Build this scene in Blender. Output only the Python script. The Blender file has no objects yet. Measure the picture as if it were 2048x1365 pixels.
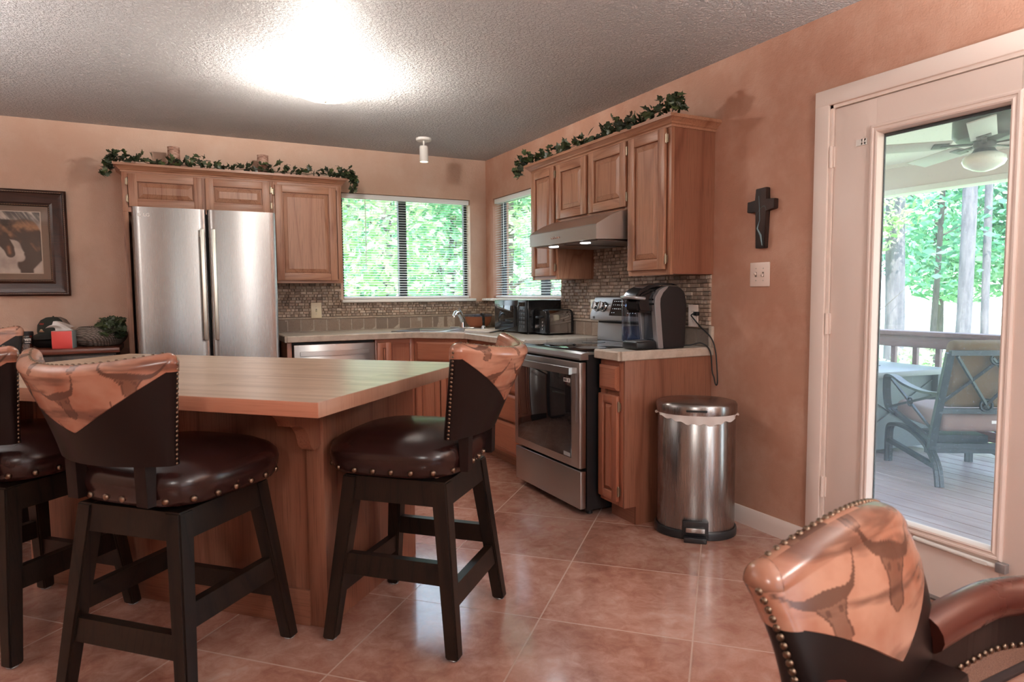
import bpy, bmesh, math, random
from mathutils import Vector, Matrix, Euler, noise as mnoise
random.seed(11)
sc = bpy.context.scene
COL = sc.collection
PI = math.pi
# ---------------------------------------------------------------- camera
CAM = (-2.6398, -5.6345, 1.2168); YAW, PITCH, ROLL = 0.4759, -0.0719, -0.0070
def make_camera():
    cy, sy, cp, sp = math.cos(YAW), math.sin(YAW), math.cos(PITCH), math.sin(PITCH)
    d = Vector((sy*cp, cy*cp, sp)); r = Vector((cy, -sy, 0)); u = r.cross(d)
    c, s = math.cos(ROLL), math.sin(ROLL)
    r2, u2 = c*r + s*u, -s*r + c*u
    m = Matrix((r2, u2, -d)).transposed().to_4x4(); m.translation = CAM
    cam = bpy.data.cameras.new('camera'); o = bpy.data.objects.new('camera', cam); COL.objects.link(o)
    o.matrix_world = m
    cam.sensor_width = 36; cam.sensor_fit = 'HORIZONTAL'; cam.lens = 1322.7/2048*36
    cam.clip_start = 0.02; cam.clip_end = 200
    cam.dof.use_dof = True; cam.dof.focus_distance = 4.0; cam.dof.aperture_fstop = 6.0
    sc.camera = o
make_camera()
# ---------------------------------------------------------------- world, sun, exposure
sc.view_settings.view_transform = 'Standard'; sc.view_settings.look = 'None'
sc.view_settings.gamma = 1; sc.view_settings.use_curve_mapping = False
sc.view_settings.exposure = 0.52
sc.cycles.use_denoising = True
sc.cycles.max_bounces = 10; sc.cycles.diffuse_bounces = 5; sc.cycles.glossy_bounces = 5
sc.cycles.transparent_max_bounces = 24; sc.cycles.transmission_bounces = 6
sc.cycles.sample_clamp_indirect = 6.0
sc.cycles.caustics_reflective = False; sc.cycles.caustics_refractive = False
SKY_STRENGTH = 5.0
w = bpy.data.worlds.new('sky'); sc.world = w; w.use_nodes = True
nt = w.node_tree; bg = nt.nodes['Background']
tc = nt.nodes.new('ShaderNodeTexCoord'); sx = nt.nodes.new('ShaderNodeSeparateXYZ'); rp = nt.nodes.new('ShaderNodeValToRGB')
nt.links.new(tc.outputs['Generated'], sx.inputs[0]); nt.links.new(sx.outputs['Z'], rp.inputs[0]); nt.links.new(rp.outputs[0], bg.inputs[0])
rp.color_ramp.elements[0].position = 0.0; rp.color_ramp.elements[0].color = (0.80, 0.93, 1.0, 1)
rp.color_ramp.elements[1].position = 0.8; rp.color_ramp.elements[1].color = (0.42, 0.62, 1.0, 1)
bg.inputs[1].default_value = SKY_STRENGTH
def add_light(name, kind, loc, power, color=(1, 1, 1), parent=None, rot=(0, 0, 0), **kw):
    l = bpy.data.lights.new(name, kind); l.energy = power; l.color = color
    for k, v in kw.items(): setattr(l, k, v)
    o = bpy.data.objects.new(name, l); COL.objects.link(o); o.location = loc; o.rotation_euler = rot
    if parent: o.parent = parent
    return o
sun = add_light('sun', 'SUN', (0, 0, 20), 7.0, (1.0, 0.95, 0.86), angle=0.01)
sun.rotation_euler = Vector((0.50, 0.55, -0.67)).to_track_quat('-Z', 'Y').to_euler()
def portal(loc, rot, sx_, sy_):
    o = add_light('sky_portal', 'AREA', loc, 1.0, rot=rot, shape='RECTANGLE', size=sx_, size_y=sy_)
    o.data.cycles.is_portal = True
portal((-.745, .16, 1.63), (-PI/2, 0, 0), 1.2, .92)          # back window
portal((.16, -.73, 1.63), (0, PI/2, 0), .92, 1.2)            # side window
portal((.10, -4.10, 1.07), (0, PI/2, 0), 1.62, .52)          # door glass
portal((-2.28, -8.45, 1.2), (PI/2, 0, 0), .4, 1.8); portal((-1.13, -8.45, 1.2), (PI/2, 0, 0), .4, 1.8)          # added rear windows
# ---------------------------------------------------------------- node helpers
class NT:
    def __init__(s, name):
        s.m = bpy.data.materials.new(name); s.m.use_nodes = True; s.t = s.m.node_tree
        s.t.nodes.clear(); s.out = s.t.nodes.new('ShaderNodeOutputMaterial')
    def n(s, typ, props=None, **inp):
        x = s.t.nodes.new('ShaderNode' + typ)
        for k, v in (props or {}).items(): setattr(x, k, v)
        for k, v in inp.items():
            key = int(k[1:]) if k[0] == 'i' and k[1:].isdigit() else k.replace('_', ' ')
            s.put(x.inputs[key], v)
        return x
    def put(s, sock, v):
        if isinstance(v, bpy.types.Node): v = v.outputs[0]
        if isinstance(v, bpy.types.NodeSocket): s.t.links.new(v, sock)
        else:
            if isinstance(v, (tuple, list)) and len(v) == 3 and sock.type == 'RGBA': v = (*v, 1)
            sock.default_value = v
    def ramp(s, fac, stops, interp='LINEAR'):
        r = s.n('ValToRGB'); s.put(r.inputs[0], fac); cr = r.color_ramp; cr.interpolation = interp
        while len(cr.elements) < len(stops): cr.elements.new(0.5)
        for e, (p, c) in zip(cr.elements, stops):
            e.position = p; e.color = (*c, 1) if len(c) == 3 else c
        return r
    def mix(s, fac, a, b, mode='MIX'):
        x = s.n('Mix', dict(data_type='RGBA', blend_type=mode, clamp_factor=True))
        s.put(x.inputs[0], fac); s.put(x.inputs[6], a); s.put(x.inputs[7], b)
        return x.outputs[2]
    def math(s, op, a, b=None):
        x = s.n('Math', dict(operation=op)); s.put(x.inputs[0], a)
        if b is not None: s.put(x.inputs[1], b)
        return x.outputs[0]
    def coord(s, scale=(1, 1, 1), rot=(0, 0, 0), loc=(0, 0, 0), rand=0.0):
        tc = s.n('TexCoord'); v = tc.outputs['Object']
        if rand:
            oi = s.n('ObjectInfo'); add = s.n('VectorMath', dict(operation='ADD')); sm = s.n('VectorMath', dict(operation='SCALE'))
            cb = s.n('CombineXYZ', X=oi.outputs['Random'], Y=oi.outputs['Random'], Z=oi.outputs['Random'])
            s.put(sm.inputs[0], cb); s.put(sm.inputs['Scale'], rand)
            s.put(add.inputs[0], v); s.put(add.inputs[1], sm); v = add.outputs[0]
        return s.n('Mapping', Vector=v, Scale=scale, Rotation=rot, Location=loc).outputs[0]
    def bump(s, h, strength=.3, dist=.01, normal=None):
        b = s.n('Bump', Height=h, Strength=strength, Distance=dist)
        if normal is not None: s.put(b.inputs['Normal'], normal)
        return b.outputs[0]
    def bsdf(s, **k):
        b = s.n('BsdfPrincipled')
        for kk, v in k.items(): s.put(b.inputs[kk.replace('_', ' ')], v)
        s.t.links.new(b.outputs[0], s.out.inputs[0]); return s.m
def noise(s, vec, scale, detail=3, rough=.5, dist=0):
    return s.n('TexNoise', Vector=vec, Scale=scale, Detail=detail, Roughness=rough, Distortion=dist).outputs[0]
def plain(name, col, rough=.5, metal=0.0, **k):
    s = NT(name); return s.bsdf(Base_Color=col, Roughness=rough, Metallic=metal, **k)
# ---------------------------------------------------------------- materials
def m_wall(name, a, b, c):
    s = NT(name); v = s.coord()
    n1 = noise(s, v, 1.3, 5, .6); n2 = noise(s, v, 4.5, 4, .6)
    col = s.mix(s.ramp(n1, [(.35, (0, 0, 0)), (.68, (1, 1, 1))]), a, b)
    col = s.mix(s.ramp(n2, [(.45, (0, 0, 0)), (.75, (.55, .55, .55))]), col, c)
    g = noise(s, v, 130, 3, .6); g2 = noise(s, v, 38, 2, .5)
    bp = s.bump(s.math('ADD', g, g2), .32, .006)
    return s.bsdf(Base_Color=col, Roughness=.62, Normal=bp)
WALL = m_wall('plaster_wall', (.56, .365, .27), (.615, .425, .325), (.67, .505, .405))
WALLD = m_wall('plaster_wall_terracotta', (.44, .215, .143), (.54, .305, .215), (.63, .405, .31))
def m_ceil():
    s = NT('textured_ceiling'); v = s.coord()
    n1 = noise(s, v, 55, 4, .7); n2 = noise(s, v, 130, 2, .6); n3 = noise(s, v, 1.2, 3)
    h = s.math('ADD', s.ramp(n1, [(.42, (0, 0, 0)), (.60, (1, 1, 1))]), s.math('MULTIPLY', n2, .5))
    col = s.mix(n3, (.74, .72, .72), (.80, .78, .78))
    return s.bsdf(Base_Color=col, Roughness=.55, Normal=s.bump(h, 1.0, .016))
CEIL = m_ceil()
def m_floor():
    s = NT('terracotta_floor_tile'); P = .554
    v = s.coord(rot=(0, 0, PI/4), loc=(0, 0, 0))
    # rotated frame: x' = (x-y)/sqrt2, y' = (x+y)/sqrt2 ; grout lines of the photo at x'=1.479+kP, y'=-2.983+kP
    v2 = s.n('Mapping', Vector=v, Location=(-1.479 + 10*P, 2.983 + 10*P, 0)).outputs[0]
    b = s.n('TexBrick', dict(offset=0.0, squash=1.0, offset_frequency=1), Vector=v2, Color1=(0, 0, 0), Color2=(1, 1, 1), Mortar=(.5, .5, .5), Scale=1.0,
            Mortar_Size=.0032, Mortar_Smooth=.2, Bias=0.0, Brick_Width=P, Row_Height=P)
    vo = s.coord()
    n1 = noise(s, vo, 2.6, 8, .68, .6); n2 = noise(s, vo, 16, 6, .65, .8)
    f = s.math('ADD', s.math('MULTIPLY', n1, .6), s.math('MULTIPLY', n2, .4))
    col = s.ramp(f, [(.34, (.27, .115, .082)), (.46, (.41, .195, .14)), (.56, (.51, .285, .22)), (.68, (.61, .41, .34))])
    col = s.mix(.12, col, b.outputs['Color'], 'OVERLAY')
    col = s.mix(b.outputs['Fac'], col, (.56, .38, .30))
    h = s.math('SUBTRACT', s.math('MULTIPLY', n2, .25), b.outputs['Fac'])
    r = s.math('ADD', s.math('MULTIPLY', b.outputs['Fac'], .4), s.math('MULTIPLY', n2, .22))
    r = s.math('ADD', r, .10)
    return s.bsdf(Base_Color=col, Roughness=r, Normal=s.bump(h, .25, .003), Specular_IOR_Level=.55, Coat_Weight=.6, Coat_Roughness=.10)
FLOOR = m_floor()
def m_wood(name, axis, dark, mid, light, wave=16.0, rough=.38, bump=.10, dist=7.0, spec=.5):
    s = NT(name)
    sc1 = {'X': (.10, 1, 1), 'Y': (1, .10, 1), 'Z': (1, 1, .10)}[axis]
    v = s.coord(scale=sc1, rand=3.7)
    base = noise(s, v, wave*.14, 2, .45, dist*.06)
    pp = s.n('Math', dict(operation='PINGPONG')); s.put(pp.inputs[0], s.math('MULTIPLY', base, wave*1.2)); pp.inputs[1].default_value = .5
    line = s.ramp(s.math('MULTIPLY', pp.outputs[0], 2.0), [(.0, (.32, .32, .32)), (.22, (.8, .8, .8)), (1.0, (1, 1, 1))])
    sc2 = {'X': (.02, 1, 1), 'Y': (1, .02, 1), 'Z': (1, 1, .02)}[axis]
    fine = noise(s, s.coord(scale=sc2, rand=3.7), 260, 3, .6)
    broad = noise(s, v, 2.2, 3, .5)
    f = s.math('ADD', s.math('MULTIPLY', line, .42), s.math('MULTIPLY', broad, .58))
    col = s.ramp(f, [(.20, dark), (.44, mid), (.72, light)])
    col = s.mix(s.ramp(fine, [(.52, (0, 0, 0)), (.66, (.55, .55, .55))]), col, dark)
    return s.bsdf(Base_Color=col, Roughness=rough, Normal=s.bump(s.math('ADD', line, fine), bump, .002), Specular_IOR_Level=spec)
OAK_D, OAK_M, OAK_L = (.135, .046, .023), (.315, .135, .075), (.43, .22, .135)
OAK = {a: m_wood('honey_oak_' + a.lower(), a, OAK_D, OAK_M, OAK_L) for a in 'XYZ'}
RED = {a: m_wood('red_brown_wood_' + a.lower(), a, (.10, .033, .018), (.195, .068, .037), (.28, .115, .068), wave=9, dist=8) for a in 'XYZ'}
MAPLE = {a: m_wood('cinnamon_maple_' + a.lower(), a, (.22, .066, .034), (.31, .105, .057), (.37, .14, .08), wave=3.0, dist=6, bump=.04, rough=.33) for a in 'XYZ'}
DKWOOD = m_wood('dark_stained_wood', 'Z', (.004, .003, .0026), (.008, .0055, .0045), (.02, .011, .007), rough=.38, bump=.03, spec=.28)
CONSOLE = m_wood('mahogany_wood', 'X', (.05, .015, .01), (.10, .03, .018), (.16, .05, .03), rough=.3)
ESPRESSO = m_wood('espresso_wood', 'Z', (.012, .007, .005), (.022, .012, .009), (.05, .022, .012), rough=.4)
RAILWOOD = m_wood('painted_railing_wood', 'Y', (.07, .035, .035), (.13, .06, .058), (.18, .09, .085), rough=.55)
def m_butcher():
    s = NT('butcher_block'); v = s.coord()
    mp = s.n('Mapping', Vector=v, Rotation=(0, 0, PI/2)).outputs[0]
    b = s.n('TexBrick', dict(offset=.37, offset_frequency=1), Vector=mp, Color1=(0, 0, 0), Color2=(1, 1, 1), Mortar=(.35, .35, .35), Scale=1.0, Mortar_Size=.0006, Bias=0.0, Brick_Width=.42, Row_Height=.032)
    fine = noise(s, s.coord(scale=(1, .03, 1)), 130, 4, .6)
    f = s.math('ADD', s.math('MULTIPLY', b.outputs['Color'], .5), s.math('MULTIPLY', fine, .5))
    col = s.ramp(f, [(.15, (.34, .215, .14)), (.45, (.48, .335, .235)), (.85, (.57, .425, .315))])
    return s.bsdf(Base_Color=col, Roughness=.32, Normal=s.bump(fine, .06, .002))
BUTCHER = m_butcher()
def m_butcher_edge(name, axis):
    return m_wood(name, axis, (.36, .13, .075), (.46, .19, .115), (.52, .25, .16), wave=4, rough=.4, bump=.05)
BEDGE = m_butcher_edge('butcher_block_edge', 'Y')
BEND = m_wood('butcher_block_end_grain', 'Z', (.26, .125, .08), (.34, .18, .12), (.40, .23, .16), wave=5, rough=.45, bump=.05)
def m_steel(name, axis, col=(.44, .42, .405), rough=.30):
    s = NT(name)
    scl = {'X': (.01, 1, 1), 'Y': (1, .01, 1), 'Z': (1, 1, .01)}[axis]
    f = noise(s, s.coord(scale=scl), 900, 2, .5)
    r = s.math('ADD', s.math('MULTIPLY', f, .03), rough - .015)
    return s.bsdf(Base_Color=col, Metallic=1.0, Roughness=r, Anisotropic=.75, Anisotropic_Rotation=.25)
STEEL = m_steel('brushed_steel', 'X'); STEELZ = m_steel('brushed_steel_upright', 'Z', (.33, .315, .305), rough=.27); STEELY = m_steel('brushed_steel_side', 'Y')
STEELD = m_steel('dark_brushed_steel', 'X', (.30, .285, .275), .32)
HOODSTEEL = plain('hood_steel', (.56, .53, .50), .34, 1.0)
CHROME = plain('chrome', (.75, .76, .78), .08, 1.0)
NICKEL = plain('satin_nickel', (.52, .50, .44), .3, 1.0)
HINGE = plain('aged_hinge_metal', (.40, .33, .24), .38, 1.0)
BRONZE = plain('bronze_nail_head', (.20, .135, .095), .28, 1.0)
def m_leather(name, a, b, rough, spec=.5):
    s = NT(name); v = s.coord(rand=1.0)
    n1 = noise(s, v, 6, 4, .6); n2 = noise(s, v, 220, 2, .6)
    return s.bsdf(Base_Color=s.mix(n1, a, b), Roughness=s.math('ADD', s.math('MULTIPLY', n1, .12), rough - .05), Normal=s.bump(n2, .06, .001), Specular_IOR_Level=spec)
LEATHER = m_leather('dark_brown_leather', (.012, .005, .0045), (.034, .011, .009), .24)
LEATHERM = m_leather('matte_brown_leather', (.007, .0035, .003), (.012, .005, .004), .40, .25)
LEATHERR = m_leather('oxblood_leather', (.06, .014, .010), (.10, .025, .016), .26)
def m_hide():
    s = NT('printed_hide'); at = s.n('Attribute', dict(attribute_name='Col'))
    n2 = noise(s, s.coord(), 160, 2, .6)
    return s.bsdf(Base_Color=at.outputs['Color'], Roughness=.24, Normal=s.bump(n2, .05, .001), Specular_IOR_Level=.6)
HIDE = m_hide()
def m_stone():
    s = NT('split_stone_mosaic'); at = s.n('Attribute', dict(attribute_name='Col')); v = s.coord()
    n1 = noise(s, v, 60, 5, .7); n2 = noise(s, v, 200, 3, .6)
    col = s.mix(s.ramp(n1, [(.35, (0, 0, 0)), (.7, (.55, .55, .55))]), at.outputs['Color'], (.20, .14, .105))
    return s.bsdf(Base_Color=col, Roughness=.7, Normal=s.bump(s.math('ADD', n1, n2), .6, .006))
STONE = m_stone()
def m_ctile():
    s = NT('beige_counter_tile'); v = s.coord()
    b = s.n('TexBrick', dict(offset=0.0), Vector=v, Color1=(.44, .385, .32), Color2=(.52, .465, .40), Mortar=(.30, .26, .22), Scale=1.0, Mortar_Size=.003, Bias=0.0, Brick_Width=.155, Row_Height=.155)
    n1 = noise(s, v, 18, 5, .65)
    col = s.mix(s.ramp(n1, [(.4, (0, 0, 0)), (.7, (.5, .5, .5))]), b.outputs['Color'], (.42, .35, .28))
    return s.bsdf(Base_Color=col, Roughness=.3, Normal=s.bump(b.outputs['Fac'], -.3, .002))
CTILE = m_ctile()
def m_cedge():
    s = NT('beige_edge_tile'); v = s.coord(); n1 = noise(s, v, 14, 5, .65)
    return s.bsdf(Base_Color=s.ramp(n1, [(.35, (.41, .33, .26)), (.6, (.54, .46, .38))]), Roughness=.35)
CEDGE = m_cedge()
def m_glass(name, tint=(1, 1, 1), gloss=.9, haze=0.0, hcol=(.8, .9, 1)):
    s = NT(name)
    gm = s.n('NewGeometry'); fr = s.n('Fresnel', IOR=s.math('SUBTRACT', 1.45, s.math('MULTIPLY', gm.outputs['Backfacing'], 1.45-1/1.45))); tr = s.n('BsdfTransparent', Color=tint); gl = s.n('BsdfGlossy', Color=(gloss, gloss, gloss), Roughness=.01)
    mx = s.n('MixShader'); s.put(mx.inputs[0], fr); s.put(mx.inputs[1], tr); s.put(mx.inputs[2], gl)
    last = mx
    if haze:
        n1 = noise(s, s.coord(), 5, 5, .6); n2 = noise(s, s.coord(), 160, 2, .5)
        f = s.math('MULTIPLY', s.math('ADD', s.math('MULTIPLY', n1, .6), s.ramp(n2, [(.66, (0, 0, 0)), (.72, (1, 1, 1))])), haze)
        df = s.n('BsdfTranslucent', Color=hcol); m2 = s.n('MixShader'); s.put(m2.inputs[0], f); s.put(m2.inputs[1], mx); s.put(m2.inputs[2], df); last = m2
    s.t.links.new(last.outputs[0], s.out.inputs[0]); return s.m
GLASS = m_glass('window_glass'); DOORGLASS = m_glass('dusty_door_glass', haze=.12)
BLACKGLASS = plain('black_glass', (.006, .006, .007), .04, 0, Specular_IOR_Level=.8)
BLACK = plain('black_plastic', (.012, .012, .013), .35)
BLACKG = plain('glossy_black_plastic', (.010, .010, .011), .15)
BLACKM = plain('matte_black', (.008, .008, .008), .6)
SILVERP = plain('silver_plastic', (.36, .36, .37), .32, .6)
DOORW = plain('door_paint', (.83, .70, .63), .38)
TRIMW = plain('trim_paint', (.85, .73, .66), .40)
WHITE = plain('white_paint', (.80, .78, .74), .4)
CREAM = plain('cream_plastic', (.70, .60, .42), .35)
PEACHP = plain('almond_plastic', (.82, .68, .60), .35)
BLIND = plain('white_blind', (.82, .84, .84), .35)
BRONZEW = plain('bronze_aluminium', (.018, .020, .024), .4, .3)
PAPER = plain('white_tissue', (.80, .77, .74), .7)
REDC = plain('coral_box', (.78, .085, .075), .45)
def m_emit(name, col, st):
    s = NT(name); e = s.n('Emission', Color=col, Strength=st); s.t.links.new(e.outputs[0], s.out.inputs[0]); return s.m
def m_leaf(name, a, b, c, tr=.45):
    s = NT(name); g = s.n('NewGeometry'); col = s.ramp(g.outputs['Random Per Island'], [(.1, a), (.5, b), (.95, c)])
    d = s.n('BsdfDiffuse', Color=col); t = s.n('BsdfTranslucent', Color=col); m = s.n('MixShader'); s.put(m.inputs[0], tr); s.put(m.inputs[1], d); s.put(m.inputs[2], t)
    s.t.links.new(m.outputs[0], s.out.inputs[0]); return s.m
IVY = plain('ivy_stem', (.05, .04, .02), .6)
def m_ivy():
    s = NT('ivy_leaf'); g = s.n('NewGeometry'); n1 = noise(s, s.coord(), 60, 2)
    col = s.ramp(g.outputs['Random Per Island'], [(.05, (.018, .028, .014)), (.5, (.035, .055, .022)), (.85, (.06, .085, .03)), (1, (.10, .13, .04))])
    return s.bsdf(Base_Color=s.mix(.25, col, s.ramp(n1, [(.4, (.03, .03, .02)), (.6, (.09, .11, .06))])), Roughness=.38)
IVYL = m_ivy()
# ---------------------------------------------------------------- mesh builder
class MB:
    def __init__(s): s.bm = bmesh.new(); s.mi = 0
    def _add(s, t, M=None):
        mp = {}
        for v in t.verts: mp[v] = s.bm.verts.new(M @ v.co if M else v.co)
        for f in t.faces:
            try: nf = s.bm.faces.new([mp[v] for v in f.verts]); nf.material_index = s.mi
            except ValueError: pass
        t.free()
    def box(s, x0, x1, y0, y1, z0, z1, b=0.0, seg=2, M=None):
        t = bmesh.new(); bmesh.ops.create_cube(t, size=1)
        for v in t.verts: v.co = Vector(((x0+x1)/2 + v.co.x*(x1-x0), (y0+y1)/2 + v.co.y*(y1-y0), (z0+z1)/2 + v.co.z*(z1-z0)))
        if b: bmesh.ops.bevel(t, geom=t.edges[:], offset=b, segments=seg, profile=.5, affect='EDGES')
        s._add(t, M); return s
    def hexa(s, lo, hi):
        a = [s.bm.verts.new(p) for p in lo]; b = [s.bm.verts.new(p) for p in hi]; n = len(a)
        fs = [s.bm.faces.new(a[::-1]), s.bm.faces.new(b)]
        for i in range(n): fs.append(s.bm.faces.new((a[i], a[(i+1) % n], b[(i+1) % n], b[i])))
        for f in fs: f.material_index = s.mi
        return s
    def prism(s, pts, axis, a0, a1, M=None):
        def P(p, a):
            v = {'X': (a, p[0], p[1]), 'Y': (p[0], a, p[1]), 'Z': (p[0], p[1], a)}[axis]
            return M @ Vector(v) if M else Vector(v)
        return s.hexa([P(p, a0) for p in pts], [P(p, a1) for p in pts])
    def bar(s, p, q, wx, wz, up=(0, 0, 1), wx2=None, wz2=None):
        p, q = Vector(p), Vector(q); d = (q-p).normalized(); r = d.cross(Vector(up))
        if r.length < 1e-4: r = d.cross(Vector((1, 0, 0)))
        r.normalize(); u = r.cross(d); wx2 = wx if wx2 is None else wx2; wz2 = wz if wz2 is None else wz2
        f = lambda c, a, b: [c + r*i*a/2 + u*j*b/2 for i, j in ((-1, -1), (1, -1), (1, 1), (-1, 1))]
        return s.hexa(f(p, wx, wz), f(q, wx2, wz2))
    def tube(s, pts, r, n=8, closed=False):
        pts = [Vector(p) for p in pts]; m = len(pts); rings = []; rr = r if isinstance(r, (list, tuple)) else [r]*m
        prev = None
        for i, p in enumerate(pts):
            if closed: d = pts[(i+1) % m] - pts[i-1]
            else: d = pts[min(i+1, m-1)] - pts[max(i-1, 0)]
            d.normalize()
            if prev is None:
                a = d.orthogonal().normalized()
            else:
                a = prev - d*prev.dot(d)
                a = a.normalized() if a.length > 1e-6 else d.orthogonal().normalized()
            prev = a; b = d.cross(a)
            rings.append([s.bm.verts.new(p + (a*math.cos(k*2*PI/n) + b*math.sin(k*2*PI/n))*rr[min(i, len(rr)-1)]) for k in range(n)])
        fs = []
        for i in range(m if closed else m-1):
            A, B = rings[i], rings[(i+1) % m]
            for k in range(n): fs.append(s.bm.faces.new((A[k], A[(k+1) % n], B[(k+1) % n], B[k])))
        if not closed: fs += [s.bm.faces.new(rings[0][::-1]), s.bm.faces.new(rings[-1])]
        for f in fs: f.material_index = s.mi
        return s
    def lathe(s, prof, n=32, c=(0, 0, 0), M=None, shape=None):
        rings = []
        for (r, z) in prof:
            if r < 1e-6: ring = [s.bm.verts.new(Vector((c[0], c[1], c[2]+z)))]
            else:
                ring = []
                for k in range(n):
                    a = 2*PI*k/n; fx, fy = (math.cos(a), math.sin(a)) if shape is None else shape(a)
                    ring.append(s.bm.verts.new(Vector((c[0]+r*fx, c[1]+r*fy, c[2]+z))))
            rings.append(ring)
        fs = []
        for A, B in zip(rings, rings[1:]):
            if len(A) == 1 and len(B) == 1: continue
            for k in range(n):
                k2 = (k+1) % n
                if len(A) == 1: fs.append(s.bm.faces.new((A[0], B[k2], B[k])))
                elif len(B) == 1: fs.append(s.bm.faces.new((A[k], A[k2], B[0])))
                else: fs.append(s.bm.faces.new((A[k], A[k2], B[k2], B[k])))
        for ring, flip in ((rings[0], 1), (rings[-1], 0)):
            if len(ring) > 2: fs.append(s.bm.faces.new(ring[::-1] if flip else ring))
        for f in fs: f.material_index = s.mi
        if M:
            vs = {v for R_ in rings for v in R_}
            for v in vs: v.co = M @ v.co
        return s
    def grid(s, fn, nu, nv):
        g = [[s.bm.verts.new(fn(i/nu, j/nv)) for j in range(nv+1)] for i in range(nu+1)]
        for i in range(nu):
            for j in range(nv):
                f = s.bm.faces.new((g[i][j], g[i+1][j], g[i+1][j+1], g[i][j+1])); f.material_index = s.mi
        return s
    def sphere(s, c, r, nu=10, nv=6, sc_=(1, 1, 1), M=None):
        prof = [(r*math.sin(PI*i/nv) if 0 < i < nv else 0, -r*math.cos(PI*i/nv)) for i in range(nv+1)]
        t = MB(); t.lathe(prof, nu); 
        X = Matrix.Translation(c) @ Matrix.Diagonal((*sc_, 1))
        s._add(t.bm, M @ X if M else X); return s
    def mesh(s, name, mats, ang=35, merge=0):
        if merge: bmesh.ops.remove_doubles(s.bm, verts=s.bm.verts[:], dist=merge)
        bmesh.ops.recalc_face_normals(s.bm, faces=s.bm.faces[:])
        me = bpy.data.meshes.new(name); s.bm.to_mesh(me); s.bm.free()
        for m in (mats if isinstance(mats, (list, tuple)) else [mats]): me.materials.append(m)
        if ang:
            for p in me.polygons: p.use_smooth = True
            me.set_sharp_from_angle(angle=math.radians(ang))
        return me
    def build(s, name, mats, parent=None, loc=None, rot=None, ang=35, merge=0):
        return link(name, s.mesh(name, mats, ang, merge), parent, loc, rot)
def link(name, me, parent=None, loc=None, rot=None):
    o = bpy.data.objects.new(name, me); COL.objects.link(o)
    if parent: o.parent = parent
    if loc is not None: o.location = loc
    if rot is not None: o.rotation_euler = rot
    return o
def tag(o, label=None, cat=None, group=None, kind=None):
    if label: o['label'] = label
    if cat: o['category'] = cat
    if group: o['group'] = group
    if kind: o['kind'] = kind
    return o
def thing(name, label, cat, loc=(0, 0, 0), rz=0.0, group=None):
    o = bpy.data.objects.new(name, None); COL.objects.link(o); o.location = loc; o.rotation_euler = (0, 0, rz); o.empty_display_size = .1
    return tag(o, label, cat, group)
def struct(o): o['kind'] = 'structure'; return o
def copy_tree(o, parent=None):
    c = o.copy(); COL.objects.link(c)
    if parent: c.parent = parent
    for ch in list(o.children): copy_tree(ch, c)
    return c
def text_mesh(txt, size, depth=.0008, align='CENTER', bold=0.0):
    cu = bpy.data.curves.new('lettering', 'FONT'); cu.body = txt; cu.size = size; cu.extrude = depth; cu.align_x = align; cu.align_y = 'CENTER'; cu.offset = bold
    o = bpy.data.objects.new('lettering', cu); COL.objects.link(o)
    dg = bpy.context.evaluated_depsgraph_get(); me = bpy.data.meshes.new_from_object(o.evaluated_get(dg))
    bpy.data.objects.remove(o); return me
def text_obj(name, txt, size, mat, parent, loc, rot, bold=0.0, align='CENTER'):
    me = text_mesh(txt, size, align=align, bold=bold); me.materials.clear(); me.materials.append(mat)
    return link(name, me, parent, loc, rot)
# ================================================================= room shell
H = 2.44
XL, YR = -6.6, -8.4           # left wall and rear wall
def slab_with_holes(name, axis, p0, p1, a0, a1, z0, z1, holes, mat):
    b = MB(); cuts = sorted({a0, a1, *[h[0] for h in holes], *[h[1] for h in holes]})
    def bx(s0, s1, u0, u1):
        if axis == 'y': b.box(s0, s1, p0, p1, u0, u1)
        else: b.box(p0, p1, s0, s1, u0, u1)
    for s0, s1 in zip(cuts, cuts[1:]):
        hs = [h for h in holes if h[0] <= s0+1e-6 and h[1] >= s1-1e-6]
        if not hs: bx(s0, s1, z0, z1); continue
        h = hs[0]
        if h[2] > z0+1e-6: bx(s0, s1, z0, h[2])
        if h[3] < z1-1e-6: bx(s0, s1, h[3], z1)
    return struct(b.build(name, mat, ang=0))
WX0, WX1, WZ0, WZ1 = -1.335, -.160, 1.175, 2.073        # back window
SY0, SY1 = -1.335, -.150                                 # side window (y range)
DY0, DY1, DZ1 = -4.555, -3.622, 2.036                    # door opening
slab_with_holes('wall_back', 'y', 0, .16, XL, .16, 0, H, [(WX0, WX1, WZ0, WZ1)], WALL)
slab_with_holes('wall_right', 'x', 0, .16, YR, 0, 0, H, [(SY0, SY1, WZ0, WZ1), (DY0, DY1, 0, DZ1)], WALLD)
slab_with_holes('wall_left', 'x', XL-.16, XL, YR, .16, 0, H, [], WALL)
slab_with_holes('wall_rear', 'y', YR-.16, YR, XL-.16, .16, 0, H, [(-2.48, -2.08, .3, 2.1), (-1.33, -.93, .3, 2.1)], WALL)
b = MB(); b.box(XL-.16, 0.0, YR-.16, .16, -.12, 0); struct(b.build('floor', FLOOR, ang=0))
b = MB(); b.box(XL-.16, .7, YR-.16, .7, H, H+.12); struct(b.build('ceiling', CEIL, ang=0))
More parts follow.
